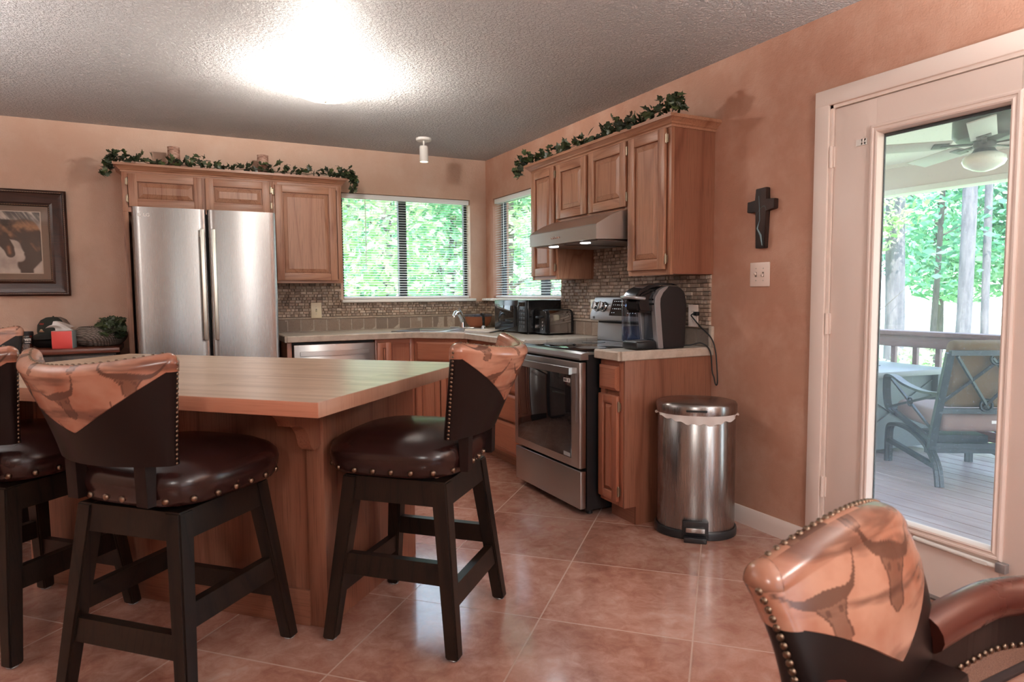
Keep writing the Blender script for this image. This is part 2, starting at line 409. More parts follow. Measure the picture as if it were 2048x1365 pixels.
# added rear windows, unseen, placed for bright bands in the refrigerator doors
for wn, x0, x1 in (('added_window_3', -2.48, -2.08), ('added_window_4', -1.33, -.93)):
    b = MB()
    b.box(x0, x0+.04, YR-.10, YR-.04, .3, 2.1); b.box(x1-.04, x1, YR-.10, YR-.04, .3, 2.1); b.box(x0, x1, YR-.10, YR-.04, .3, .35); b.box(x0, x1, YR-.10, YR-.04, 2.05, 2.1)
    rw = struct(b.build(wn, WHITE, ang=0))
    b = MB(); b.box(x0+.04, x1-.04, YR-.075, YR-.07, .35, 2.05); b.build('pane', GLASS, rw, ang=0)
# ---- back window (slider) and blind
def slider(name, rz, loc, x0, x1, mull):
    b = MB(); y0, y1 = .085, .125; f = .028
    b.box(x0, x1, y0, y1, WZ0, WZ0+f); b.box(x0, x1, y0, y1, WZ1-f, WZ1)
    b.box(x0, x0+f, y0, y1, WZ0+f, WZ1-f); b.box(x1-f, x1, y0, y1, WZ0+f, WZ1-f)
    b.box(mull-.035, mull+.035, y0-.01, y1, WZ0+f, WZ1-f)
    w_ = struct(b.build(name, BRONZEW, None, loc, (0, 0, rz), ang=0))
    for a0, a1 in ((x0+f, mull-.035), (mull+.035, x1-f)):
        b = MB(); b.box(a0, a1, .103, .107, WZ0+f, WZ1-f); b.build('pane', GLASS, w_, ang=0)
    return w_
slider('window_1', 0, (0, 0, 0), WX0, WX1, -.782)
slider('window_2', -PI/2, (0, 0, 0), -SY1, -SY0, .93)
def blind(label, loc, rz, x0, x1):
    t = thing('window_blind', label, 'blind', loc, rz, 'slatted window blinds')
    b = MB(); b.box(x0+.004, x1-.004, .012, .050, WZ1-.045, WZ1-.004, .004); b.build('headrail', BLIND, t)
    b = MB(); n = 38; zt, zb = WZ1-.058, WZ0+.022
    for i in range(n+1):
        z = zt + (zb-zt)*i/n; a = math.radians(14)
        for k in range(3):
            u0, u1 = -.0125 + k*.0083, -.0125 + (k+1)*.0083
            c = lambda u: .0022*(1-(u/.0125)**2)
            P = lambda u, x, s: (x, .031 + u*math.cos(a), z + u*math.sin(a) + c(u) + s)
            b.hexa([P(u0, x0+.006, -.0004), P(u1, x0+.006, -.0004), P(u1, x0+.006, .0004), P(u0, x0+.006, .0004)],
                   [P(u0, x1-.006, -.0004), P(u1, x1-.006, -.0004), P(u1, x1-.006, .0004), P(u0, x1-.006, .0004)])
    o = b.build('slats', BLIND, t)
    o['kind'] = 'stuff'
    b = MB(); b.box(x0+.006, x1-.006, .018, .044, WZ0+.004, WZ0+.018, .003); b.build('bottom_rail', BLIND, t)
    for f in (.12, .5, .88):
        x = x0 + (x1-x0)*f; b = MB(); b.tube([(x, .017, WZ1-.05), (x, .017, WZ0+.015)], .0009, 6); b.build('ladder_cord', BLIND, t)
    x = x0 + (x1-x0)*.17; b = MB(); b.tube([(x, .005, WZ1-.05), (x+.002, .004, WZ1-.35), (x, .006, WZ1-.62)], .0035, 8); b.build('tilt_wand', BLIND, t)
    return t
blind('white slatted blind in the wide window above the sink', (0, 0, 0), 0, WX0+.003, WX1-.003)
blind('white slatted blind in the side window behind the microwave', (0, 0, 0), -PI/2, -SY1+.003, -SY0-.003)
# sills
b = MB(); b.box(WX0-.02, WX1+.035, -.045, .08, WZ0-.026, WZ0-.001, .004); struct(b.build('trim_1', WHITE))
b = MB(); b.box(-.05, .08, SY0-.012, -.012, WZ0-.026, WZ0-.001, .004)
for k in range(40): b.sphere((-.052, -.02-k*.033, WZ0-.015), .014, 8, 4, (.5, 1, .8))
struct(b.build('trim_2', WHITE))
# door casing, jamb, baseboard
b = MB()
CW = .072
def casing_profile(b, y0, y1, z0, z1):
    b.box(-.016, 0, y0, y1, z0, z1, .004)
b.mi = 0
b.box(-.017, 0, DY1+.001, DY1+CW, 0, DZ1+CW, .004); b.box(-.017, 0, DY0-CW, DY0-.001, 0, DZ1+CW, .004)
b.box(-.0175, 0, DY0-CW, DY1+CW, DZ1, DZ1+CW, .004)
b.box(-.006, .16, DY1-.014, DY1, 0, DZ1); b.box(-.006, .16, DY0, DY0+.014, 0, DZ1); b.box(-.006, .16, DY0, DY1, DZ1-.014, DZ1)
struct(b.build('trim_3', TRIMW))
def baseboard(name, y0, y1):
    pts = [(0, 0), (-.015, 0), (-.015, .062), (-.0125, .070), (-.011, .080), (-.006, .090), (0, .092)]
    b = MB(); b.prism(pts, 'Y', y0, y1); return struct(b.build(name, TRIMW, ang=20))
baseboard('baseboard_right', DY1+CW, -2.908); baseboard('baseboard_right.001', YR, DY0-CW)
# ---- patio door
dr = struct(link('door_1', None))
dr.empty_display_size = .1
GY0, GY1, GZ0, GZ1 = -4.343, -3.853, .272, 1.867
b = MB(); X0, X1 = .004, .046
b.box(X0, X1, DY0+.016, GY0-.02, .012, DZ1-.017, .002); b.box(X0, X1, GY1+.02, DY1-.016, .012, DZ1-.017, .002)
b.box(X0, X1, GY0-.02, GY1+.02, .012, GZ0-.02); b.box(X0, X1, GY0-.02, GY1+.02, GZ1+.02, DZ1-.017)
b.build('door_slab', DOORW, dr)
def ring_yz(b, y0, y1, z0, z1, prof):
    # prof: list of (inset, x); builds mitred frame
    rings = []
    for ins, x in prof:
        rings.append([b.bm.verts.new(p) for p in ((x, y0+ins, z0+ins), (x, y1-ins, z0+ins), (x, y1-ins, z1-ins), (x, y0+ins, z1-ins))])
    for A, B in zip(rings, rings[1:]):
        for i in range(4): b.bm.faces.new((A[i], A[(i+1) % 4], B[(i+1) % 4], B[i]))
b = MB(); ring_yz(b, GY0-.030, GY1+.040, GZ0-.040, GZ1+.042, [(0, .006), (0, -.004), (.006, -.010), (.013, -.010), (.016, -.006), (.022, -.006), (.028, -.011), (.034, -.008), (.040, .012), (.040, .03), (0, .03)])
b.build('glazing_frame', DOORW, dr, ang=20)
b = MB(); b.box(.022, .027, GY0-.01, GY1+.01, GZ0-.01, GZ1+.01); b.build('glass_pane', DOORGLASS, dr, ang=0)
b = MB(); b.box(.028, .034, GY1-.005, GY1+.012, GZ0, GZ1); b.box(.028, .034, GY0-.012, GY0+.004, GZ0, GZ1); b.box(.028, .034, GY0, GY1, GZ1-.012, GZ1+.012); b.build('glazing_gasket', BLACKM, dr)
for z in (1.81, 1.07, .32):
    b = MB(); b.tube([(-.008, DY1-.008, z-.048), (-.008, DY1-.008, z+.048)], .0065, 10)
    for k in (-.03, .0, .03): b.tube([(-.008, DY1-.008, z+k-.001), (-.008, DY1-.008, z+k+.001)], .0072, 10)
    b.box(-.004, .004, DY1-.022, DY1+.006, z-.046, z+.046); b.build('hinge', TRIMW, dr)
b = MB(); b.tube([(-.012, -4.06, .222), (-.012, -4.37, .214)], .009, 12); bar = b.build('security_bar', WHITE, dr)
b = MB(); b.box(-.024, .004, -4.395, -4.362, .198, .232, .002); b.build('bar_bracket', SILVERP, dr)
b = MB(); b.box(-.0225, -.0205, -4.335, -4.285, .209, .222); b.build('bar_label', WHITE, dr, ang=0)
b = MB()
for y in (-3.772, -3.786): b.box(-.0, .006, y-.003, y+.003, 1.838, 1.846); b.box(-.0, .006, y-.003, y+.003, 1.853, 1.861)
b.box(.0, .006, -3.795, -3.745, 1.835, 1.862); b.build('alarm_contact', WHITE, dr)
# ================================================================= stone backsplash
def mosaic(name, regions, courses, plane):
    b = MB(); lay = b.bm.loops.layers.float_color.new('Col'); rnd = random.Random(5)
    def tile(a0, a1, z0, z1, d, col, bev):
        if plane == 'back': lo = [(a0, 0, z0), (a1, 0, z0), (a1, 0, z1), (a0, 0, z1)]; hi = [(a0+bev, -d, z0+bev), (a1-bev, -d+rnd.uniform(-.003, .003), z0+bev), (a1-bev, -d+rnd.uniform(-.003, .003), z1-bev), (a0+bev, -d, z1-bev)]
        else: lo = [(0, -a0, z0), (0, -a1, z0), (0, -a1, z1), (0, -a0, z1)]; hi = [(-d, -a0-bev, z0+bev), (-d+rnd.uniform(-.003, .003), -a1+bev, z0+bev), (-d+rnd.uniform(-.003, .003), -a1+bev, z1-bev), (-d, -a0-bev, z1-bev)]
        n0 = len(b.bm.faces); b.hexa(lo, hi); b.bm.faces.ensure_lookup_table()
        for f in b.bm.faces[n0:]:
            for l in f.loops: l[lay] = (*col, 1)
    pal = [(.45, .335, .25), (.53, .41, .32), (.36, .265, .20), (.60, .485, .39), (.29, .215, .165), (.50, .365, .275)]
    for (a0, a1, z0, z1) in regions:
        nr = max(1, round((z1-z0)/.0235)); hz = (z1-z0)/nr
        for r in range(nr):
            a = a0 - rnd.uniform(0, .03)
            while a < a1-.004:
                wd = rnd.choice((.024, .030, .036, .046, .050)); e = min(a+wd, a1)
                c = rnd.choice(pal); k = rnd.uniform(.85, 1.15)
                if e - max(a, a0) > .006: tile(max(a, a0)+.0006, e-.0006, z0+r*hz+.0006, z0+(r+1)*hz-.0006, rnd.uniform(.010, .020), tuple(min(1, x*k) for x in c), .0016)
                a += wd
    for (a0, a1) in courses:
        n = max(1, round((a1-a0)/.105)); wd = (a1-a0)/n
        for i in range(n):
            c = rnd.choice([(.25, .185, .14), (.31, .235, .18), (.21, .16, .125), (.28, .205, .155)])
            tile(a0+i*wd+.003, a0+(i+1)*wd-.003, .918, 1.012, .011, c, .002)
        tile(a0, a1, 1.014, 1.034, .016, (.45, .36, .28), .003)
        tile(a0, a1, .9152, 1.013, .0085, (.52, .44, .36), .0)
    return struct(b.build(name, STONE, ang=0))
mosaic('trim_4', [(-1.90, -1.358, 1.035, 1.312), (-1.358, -.022, 1.035, 1.147)], [(-1.90, -.022)], 'back')
mosaic('trim_5', [(.0, 1.35, 1.035, 1.147), (1.35, 2.906, 1.035, 1.312), (1.79, 2.56, 1.312, 1.56)], [(.0, 2.906)], 'right')
# end tile of the splash
b = MB(); b.box(-.022, 0, -2.932, -2.9065, .915, 1.03, .005); struct(b.build('trim_6', CEDGE))
# ================================================================= cabinetry
def door(parent, x0, x1, z0, z1, yf, hinge=None, W=OAK, fw=.055, name='door', arch=False, knuckles=2):
    b = MB(); t = .020
    b.mi = 0; b.box(x0, x0+fw, yf, yf+t, z0, z1, .004, 3); b.box(x1-fw, x1, yf, yf+t, z0, z1, .004, 3)
    b.mi = 1; b.box(x0+fw-.003, x1-fw+.003, yf+.0004, yf+t, z1-fw, z1, .004, 3); b.box(x0+fw-.003, x1-fw+.003, yf+.0004, yf+t, z0, z0+fw, .004, 3)
    d = b.build(name, [W['Z'], W['X']], parent)
    b = MB(); rings = []
    px0, px1, pz0, pz1 = x0+fw-.004, x1-fw+.004, z0+fw-.004, z1-fw+.004
    for ins, y in ((0, yf+.017), (.002, yf+.016), (.009, yf+.016), (.012, yf+.0115), (.036, yf+.004), (.038, yf+.0022)):
        ins = min(ins, (px1-px0)*.3)
        rings.append([b.bm.verts.new(p) for p in ((px0+ins, y, pz0+ins), (px1-ins, y, pz0+ins), (px1-ins, y, pz1-ins), (px0+ins, y, pz1-ins))])
    for A, B in zip(rings, rings[1:]):
        for i in range(4): b.bm.faces.new((A[i], A[(i+1) % 4], B[(i+1) % 4], B[i]))
    b.bm.faces.new(rings[-1])
    b.build('raised_panel', W['Z'], d, ang=10)
    if hinge:
        x = x0-.006 if hinge == 'L' else x1+.006
        for z in ((z0+.055, z1-.055) if knuckles == 2 else (z0+.05,)):
            b = MB(); b.tube([(x, yf+.008, z-.022), (x, yf+.008, z+.022)], .005, 10)
            b.box(x-.004, x+.010 if hinge == 'R' else x+.004, yf+.010, yf+.014, z-.02, z+.02) if hinge == 'R' else b.box(x-.010, x+.004, yf+.010, yf+.014, z-.02, z+.02)
            b.sphere((x, yf+.008, z+.024), .0045, 8, 6); b.sphere((x, yf+.008, z-.024), .0045, 8, 6)
            b.build('hinge', HINGE, d)
    return d
def drawer_front(parent, x0, x1, z0, z1, yf, W=MAPLE, ax='X', name='drawer'):
    b = MB(); t = .020; c = .013; rings = []
    for ins, y in ((0, yf+t), (0, yf+.008), (.003, yf+.006), (c, yf+.001), (c+.002, yf)):
        rings.append([b.bm.verts.new(p) for p in ((x0+ins, y, z0+ins), (x1-ins, y, z0+ins), (x1-ins, y, z1-ins), (x0+ins, y, z1-ins))])
    for A, B in zip(rings, rings[1:]):
        for i in range(4): b.bm.faces.new((A[i], A[(i+1) % 4], B[(i+1) % 4], B[i]))
    b.bm.faces.new(rings[-1]); b.bm.faces.new(rings[0][::-1])
    return b.build(name, W[ax], parent, ang=12)
def crown(parent, w, z, left, right, depth=.30, W=OAK):
    prof = [(0, -.012), (.006, -.012), (.008, -.002), (.016, .004), (.020, .010), (.034, .022), (.040, .026), (.046, .028), (.046, .044), (0, .044)]
    b = MB(); rows = []
    for off, dz in prof:
        pts = []
        pts.append((-off if left else 0, 0)); pts.append((-off if left else 0, -depth-off)); pts.append((w+off if right else w, -depth-off)); pts.append((w+off if right else w, 0))
        rows.append([b.bm.verts.new((p[0], p[1], z+dz)) for p in pts])
    n = len(rows)
    for i in range(n):
        A, B = rows[i], rows[(i+1) % n]
        for k in range(3):
            if (k == 0 and not left) or (k == 2 and not right): continue
            try: b.bm.faces.new((A[k], A[k+1], B[k+1], B[k]))
            except ValueError: pass
    return b.build('crown_molding', W['X'], parent, ang=15, merge=1e-5)
UD, UT = .30, 2.085
def wall_cab(label, loc, rz, w, z0, doors, left=False, right=False, W=OAK, side=None, group=None, name='upper_cabinet'):
    t = thing(name, label, 'cabinet', loc, rz, group)
    b = MB(); y = -UD+.02
    b.box(0, w, y, 0, z0+.004, UT); b.build('carcass', side or W['Z'], t, ang=0)
    b = MB(); b.mi = 0
    xs = sorted(d[0] for d in doors); st = .034
    b.box(0, st, -UD, -UD+.02, z0, UT, .001); b.box(w-st, w, -UD, -UD+.02, z0, UT, .001)
    for a, c in zip(doors, doors[1:]): b.box(a[1]-.012, c[0]+.012, -UD, -UD+.02, z0+.02, UT-.02)
    b.mi = 1; b.box(st-.001, w-st+.001, -UD+.0003, -UD+.02, z0, z0+.034); b.box(st-.001, w-st+.001, -UD+.0003, -UD+.02, UT-.05, UT)
    b.build('face_frame', [W['Z'], W['X']], t)
    for (x0, x1, dz0, dz1, hg) in doors: door(t, x0, x1, dz0, dz1, -UD-.021, hg, W)
    crown(t, w, UT, left, right)
    return t
# back wall uppers (x from -2.905 to -1.405)
t = wall_cab('oak cabinet above the refrigerator with two wide low doors and a tall left side panel', (-2.905, -.001, 0), 0, .985, 1.80, [(.038, .500, 1.835, 2.062, 'L'), (.522, .962, 1.835, 2.062, 'R')], left=True)
b = MB(); b.box(-.0, .032, -UD, 0, 0, 1.803, .001); b.build('side_panel', OAK['Z'], t)
b = MB(); b.box(.953, .985, -UD, 0, 0, 1.803, .001); b.build('side_panel', OAK['Z'], t)
wall_cab('oak wall cabinet with one tall door left of the sink window', (-1.919, -.001, 0), 0, .514, 1.308, [(.012, .468, 1.328, 2.052, 'L')], right=True)
# right wall uppers: local x runs away from the corner
wall_cab('narrow oak wall cabinet overlapping the side window left of the range hood', (-.001, -1.43, 0), -PI/2, .352, 1.310, [(.016, .325, 1.335, 2.068, 'R')], left=True)
wall_cab('short oak cabinet with two square doors above the range hood', (-.001, -1.783, 0), -PI/2, .775, 1.690, [(.008, .360, 1.708, 2.068, None), (.392, .765, 1.706, 2.070, 'R')], left=False)
wall_cab('tall single door oak wall cabinet right of the range hood', (-.001, -2.559, 0), -PI/2, .358, 1.310, [(.014, .325, 1.338, 2.072, 'R')], right=True, side=RED['Z'])
# ---- base units
BF = -.59      # face frame front (local y)
def base_cab(label, loc, rz, w, fronts, kick=.10, left_end=False, right_end=False, W=MAPLE, name='base_cabinet', endmat=None, ztop=.868):
    t = thing(name, label, 'cabinet', loc, rz)
    b = MB(); b.box(0, w, BF+.02, -.002, kick, ztop); b.build('carcass', W['Z'], t, ang=0)
    b = MB(); st = .036
    b.mi = 0; b.box(0, st, BF, BF+.02, kick, ztop, .001); b.box(w-st, w, BF, BF+.02, kick, ztop, .001)
    b.mi = 1; b.box(st, w-st, BF+.0003, BF+.02, ztop-.04, ztop); b.box(st, w-st, BF+.0003, BF+.02, kick, kick+.03)
    b.build('face_frame', [W['Z'], W['X']], t)
    b = MB(); b.box(0, w, BF+.075, BF+.09, 0, kick+.001); b.build('toe_kick', RED['X'], t, ang=0)
    for kind, x0, x1, z0, z1, hg in fronts:
        if kind == 'door': door(t, x0, x1, z0, z1, BF-.021, hg, W, fw=.045)
        else: drawer_front(t, x0, x1, z0, z1, BF-.021, W, 'X', kind)
    return t
# end cabinet right of the range
t = base_cab('narrow wooden base cabinet with drawer and door right of the range', (-.001, -2.703, 0), -PI/2, .200,
             [('drawer', .004, .168, .708, .836, None), ('door', .004, .172, .125, .682, 'R')])
b = MB(); b.prism([(-.002, 0), (BF+.075, 0), (BF+.075, .098), (BF-.0, .098), (BF-.0, .868), (-.002, .868)], 'X', .2005, .212); b.build('end_panel', RED['Z'], t, ang=0)
# drawers left of the range
base_cab('wooden drawer stack left of the range', (-.001, -.921, 0), -PI/2, .990,
         [('drawer', .02, .97, .708, .838, None), ('drawer', .02, .97, .545, .688, None), ('drawer', .02, .97, .345, .525, None), ('drawer', .02, .97, .125, .325, None)])
# diagonal sink base
t = thing('sink_cabinet', 'diagonal corner sink cabinet with false drawer front under the sink', 'cabinet', (0, 0, 0), 0)
CB = [(-.001, -.001), (-.918, -.001), (-.918, -.570), (-.570, -.918), (-.001, -.918)]
b = MB(); b.prism(CB, 'Z', .10, .868); b.build('carcass', MAPLE['Z'], t, ang=0)
b = MB(); b.prism([(-.06, -.06), (-.915, -.06), (-.915, -.49), (-.49, -.915), (-.06, -.915)], 'Z', 0, .099); b.build('toe_kick', RED['X'], t, ang=0)
Mdiag = Matrix.Translation((-.744, -.744, 0)) @ Matrix.Rotation(-PI/4, 4, 'Z')
b = MB(); L = .226
b.box(-L, -L+.034, -.02, 0, .1, .868, M=Mdiag); b.box(L-.034, L, -.02, 0, .1, .868, M=Mdiag); b.box(-L+.034, L-.034, -.0195, 0, .83, .868, M=Mdiag); b.box(-L+.034, L-.034, -.0195, 0, .66, .69, M=Mdiag); b.box(-L+.034, L-.034, -.0195, 0, .1, .13, M=Mdiag)
b.build('face_frame', MAPLE['Z'], t, ang=0)
e = thing_local = None
fr = drawer_front(t, -L+.02, L-.02, .69, .838, -.041); fr.matrix_local = Mdiag
fr.name = 'false_drawer'
for x0, x1 in ((-L+.02, -.004), (.004, L-.02)):
    d = door(t, x0, x1, .125, .672, -.041, None, MAPLE, fw=.045); d.matrix_local = Mdiag
# narrow filler cabinet beside the dishwasher, dishwasher, end panel
base_cab('slim wooden base cabinet between the dishwasher and the sink cabinet', (-1.238, -.001, 0), 0, .318, [('door', .012, .125, .125, .842, None)])
t = thing('dishwasher', 'stainless steel dishwasher under the counter left of the sink', 'dishwasher', (-1.856, 0, 0), 0)
b = MB(); b.box(.004, .612, -.57, -.01, .02, .862); b.build('tub', BLACKM, t, ang=0)
b = MB(); b.box(.006, .610, -.612, -.572, .11, .850, .006, 3); d = b.build('door', STEEL, t)
b = MB(); b.prism([(.05+i*.0508, -.638-.012*math.sin(PI*i/10)) for i in range(11)] + [(.05+i*.0508, -.628-.012*math.sin(PI*i/10)) for i in range(10, -1, -1)], 'Z', .765, .800)
b.box(.05, .066, -.632, -.610, .770, .795); b.box(.542, .558, -.632, -.610, .770, .795); b.build('handle', STEEL, d)
b = MB(); b.box(.006, .610, -.555, -.545, .0, .105); b.build('kick_plate', BLACK, t, ang=0)
b = MB(); b.box(-1.893, -1.860, -.592, -.002, 0, .868, .001); o = b.build('end_panel', MAPLE['Z']); tag(o, 'thin wooden panel ending the counter run between refrigerator and dishwasher', 'cabinet panel'); o.name = 'counter_end_board'
# ---- worktops
def worktop(label, poly, edges, name='countertop', hole=False):
    t = thing(name, label, 'countertop')
    b = MB(); b.prism(poly, 'Z', .8685, .914); sl = b.build('tiled_slab', CTILE, t, ang=0)
    if hole:
        b = MB(); b.box(-.385, .385, -.234, .180, .85, .93, M=Matrix.Translation((-.585, -.585, 0)) @ Matrix.Rotation(-PI/4, 4, 'Z')); cu = b.build('cutter', CTILE, ang=0)
        md = sl.modifiers.new('cut', 'BOOLEAN'); md.operation = 'DIFFERENCE'; md.object = cu; md.solver = 'EXACT'
        dg = bpy.context.evaluated_depsgraph_get(); me = bpy.data.meshes.new_from_object(sl.evaluated_get(dg)); sl.modifiers.clear(); sl.data = me; bpy.data.objects.remove(cu)
    for p, q in edges:
        b = MB(); p, q = Vector((*p, 0)), Vector((*q, 0)); d = (q-p).normalized(); n = Vector((d.y, -d.x, 0))
        prof = [(0, .8688), (.012, .8688), (.016, .873), (.016, .910), (.011, .9165), (0, .9175)]
        A = [p + n*o_ + Vector((0, 0, z)) for o_, z in prof]; B = [q + n*o_ + Vector((0, 0, z)) for o_, z in prof]
        b.hexa(A, B); b.build('edge_tile', CEDGE, t, ang=20)
    return t
worktop('L-shaped beige tile countertop running under both windows with the sink in its corner',
        [(-.001, -.001), (-1.895, -.001), (-1.895, -.617), (-.940, -.617), (-.617, -.940), (-.617, -1.912), (-.001, -1.912)],
        [((-1.895, -.001), (-1.895, -.617)), ((-1.895, -.617), (-.940, -.617)), ((-.940, -.617), (-.617, -.940)), ((-.617, -.940), (-.617, -1.912))], hole=True)
worktop('short beige tile countertop right of the range under the coffee maker',
        [(-.001, -2.700), (-.617, -2.700), (-.617, -2.911), (-.001, -2.911)], [((-.617, -2.700), (-.617, -2.911)), ((-.617, -2.911), (-.001, -2.911))])
# ================================================================= refrigerator
t = thing('refrigerator', 'tall stainless steel french door refrigerator under the oak cabinet', 'refrigerator', (-2.402, -.05, 0), 0)
hw = .436
b = MB(); b.box(-hw+.004, hw-.004, -.62, 0, .03, 1.765, .004); b.build('body', plain('grey_fridge_side', (.10, .10, .105), .45, .3), t)
def fr_door(x0, x1, z0, z1, name):
    def f(u, v):
        x = x0 + (x1-x0)*u; e = min(u, 1-u)*(x1-x0); r = .02
        y = -.700 - .006*math.sin(PI*u)
        if e < r: y += r - math.sqrt(max(0, r*r-(r-e)**2))
        return (x, y, z0 + (z1-z0)*v)
    b = MB(); us = [0, .004, .012, .025, .05] + [.05+.9*i/16 for i in range(1, 16)] + [.95, .975, .988, .996, 1]
    A = [Vector(f(u, 0)) for u in us]; pts = [(p.x, p.y) for p in A] + [(x1, -.624), (x0, -.624)]
    b.prism(pts, 'Z', z0, z1); return b.build(name, STEELZ, t, ang=25)
dl = fr_door(-hw, -.004, .655, 1.787, 'door'); drr = fr_door(.004, hw, .655, 1.787, 'door'); dz = fr_door(-hw, hw, .06, .645, 'freezer_drawer')
HG = plain('satin_handle_metal', (.72, .73, .66), .34, 1.0)
for d, x in ((dl, -.034), (drr, .034)):
    b = MB(); b.box(x-.013, x+.013, -.768, -.745, .92, 1.655, .005, 3); b.box(x-.009, x+.009, -.75, -.70, .935, .965); b.box(x-.009, x+.009, -.75, -.70, 1.61, 1.64); b.build('handle', HG, d)
b = MB(); b.box(-.36, .36, -.768, -.745, .560, .586, .005, 3); b.box(-.34, -.31, -.75, -.70, .564, .582); b.box(.31, .34, -.75, -.70, .564, .582); b.build('handle', HG, dz)
LOGO = plain('pale_logo_print', (.80, .78, .76), .4)
lg = text_obj('logo_letters', 'LG', .030, LOGO, dl, (-.352, -.7055, 1.735), (PI/2, 0, 0), .0006)
b = MB(); b.lathe([(.0, 0), (.011, 0), (.011, .001), (0, .001)], 20, M=Matrix.Translation((-.392, -.7045, 1.735)) @ Matrix.Rotation(PI/2, 4, 'X')); b.build('logo_disc', LOGO, dl)
b = MB(); b.box(-.42, .42, -.60, -.58, 0, .055); b.build('kick_grille', BLACK, t)
for x in (-.30, .30): b = MB(); b.box(x-.05, x+.05, -.68, -.58, 1.766, 1.780, .003); b.build('hinge_cover', BLACK, t)
# ================================================================= range
t = thing('range', 'stainless steel electric range with black glass oven door between the base cabinets', 'range', (0, -1.919, 0), -PI/2)
RW = .768
b = MB(); b.box(.006, RW-.006, -.665, -.03, .03, .895); b.build('body', BLACK, t, ang=0)
b = MB(); b.prism([(-.030, .8965), (-.680, .8965), (-.705, .890), (-.715, .868), (-.715, .858), (-.66, .858), (-.66, .885), (-.03, .885)], 'X', .002, RW-.002); b.build('cooktop_rim', STEEL, t, ang=20)
b = MB(); b.box(.012, RW-.012, -.660, -.105, .8955, .9035, .003); ct = b.build('glass_cooktop', BLACKGLASS, t)
for x, y, r in ((.2, -.50, .10), (.56, -.50, .085), (.2, -.24, .075), (.56, -.24, .10)):
    b = MB(); b.lathe([(r-.003, 0), (r, 0), (r, .0003), (r-.003, .0003)], 40, (x, y, .9036)); b.build('burner_ring', plain('burner_print', (.09, .09, .09), .2), ct)
b = MB(); b.box(.008, RW-.008, -.712, -.668, .265, .845, .005, 3); od = b.build('oven_door', STEEL, t)
b = MB(); b.box(.055, RW-.090, -.7145, -.711, .310, .770, .002); b.build('oven_window', BLACKGLASS, od)
n = 12; xs = [.03 + (RW-.06)*i/n for i in range(n+1)]
b = MB(); b.prism([(x, -.766-.010*math.sin(PI*i/n)) for i, x in enumerate(xs)] + [(x, -.745-.010*math.sin(PI*i/n)) for i, x in reversed(list(enumerate(xs)))], 'Z', .782, .818)
b.box(.035, .065, -.75, -.71, .785, .815); b.box(RW-.065, RW-.035, -.75, -.71, .785, .815); b.build('handle', STEEL, od, ang=20)
b = MB(); b.box(RW-.165, RW-.098, -.7158, -.7145, .728, .750); st_ = b.build('sticker', PAPER, od, ang=0)
b = MB()
for k, (dx, w_) in enumerate(((.006, .006), (.014, .003), (.020, .007), (.030, .003), (.052, .007))): b.box(RW-.165+dx, RW-.165+dx+w_, -.7162, -.7157, .732, .746)
b.build('sticker_print', BLACK, st_, ang=0)
b = MB(); b.box(RW-.165, RW-.098, -.7158, -.7145, .315, .337); b.build('sticker', plain('grey_sticker', (.35, .35, .35), .5), od, ang=0)
for x in (RW-.045, RW-.033): b = MB(); b.box(x-.0012, x+.0012, -.7135, -.711, .52, .80); b.build('vent_groove', SILVERP, od, ang=0)
b = MB(); b.box(.008, RW-.008, -.706, -.668, .040, .250, .005, 3); b.build('storage_drawer', STEEL, t)
for x in (.05, RW-.05):
    for y in (-.62, -.08): b = MB(); b.lathe([(.018, 0), (.018, .031)], 12, (x, y, 0)); b.build('foot', BLACK, t)
# backguard
b = MB(); b.prism([(-.028, .903), (-.075, .903), (-.070, 1.02), (-.028, 1.02)], 'X', .004, RW-.004); b.build('rear_panel', STEEL, t, ang=0)
b = MB(); b.box(.03, RW-.03, -.083, -.028, 1.018, 1.034); b.build('vent_slot', BLACKM, t, ang=0)
PROF = [(-.030, 1.034), (-.125, 1.034), (-.132, 1.042), (-.132, 1.066), (-.092, 1.186), (-.082, 1.193), (-.030, 1.193)]
b = MB(); b.prism(PROF, 'X', .002, RW-.002); cp = b.build('control_panel', STEEL, t, ang=20)
sl = math.atan2(.040, .120)
Mp = Matrix.Translation((0, -.1125, 1.1245)) @ Matrix.Rotation(-sl, 4, 'X')    # local -y out of the panel, z along the slope
b = MB(); b.box(.215, RW-.215, -.003, .002, -.058, .052, .001, M=Mp); dp = b.build('display', BLACKGLASS, cp, ang=0)
PRN = plain('pale_panel_print', (.55, .56, .58), .5)
b = MB(); rnd = random.Random(3)
for r_, zc in enumerate((.036, .012, -.014, -.040)):
    for k in range(5 if r_ != 1 else 6):
        x = .235 + k*.021
        if r_ == 3 and k > 1: continue
        b.box(x, x+rnd.uniform(.006, .012), -.0036, -.003, zc, zc+.004, M=Mp)
    if r_ in (2, 3): 
        for k in range(4): b.box(.40+k*.025, .411+k*.025, -.0036, -.003, zc, zc+.004, M=Mp)
b.build('panel_print', PRN, dp, ang=0)
lcd = text_mesh('8:21', .026); lcd.materials.clear(); lcd.materials.append(m_emit('clock_digits', (.45, .65, 1), 1.2))
o = link('clock_digits', lcd, dp); o.matrix_local = Mp @ Matrix.Translation((.385, -.0036, .012)) @ Matrix.Rotation(PI/2, 4, 'X')
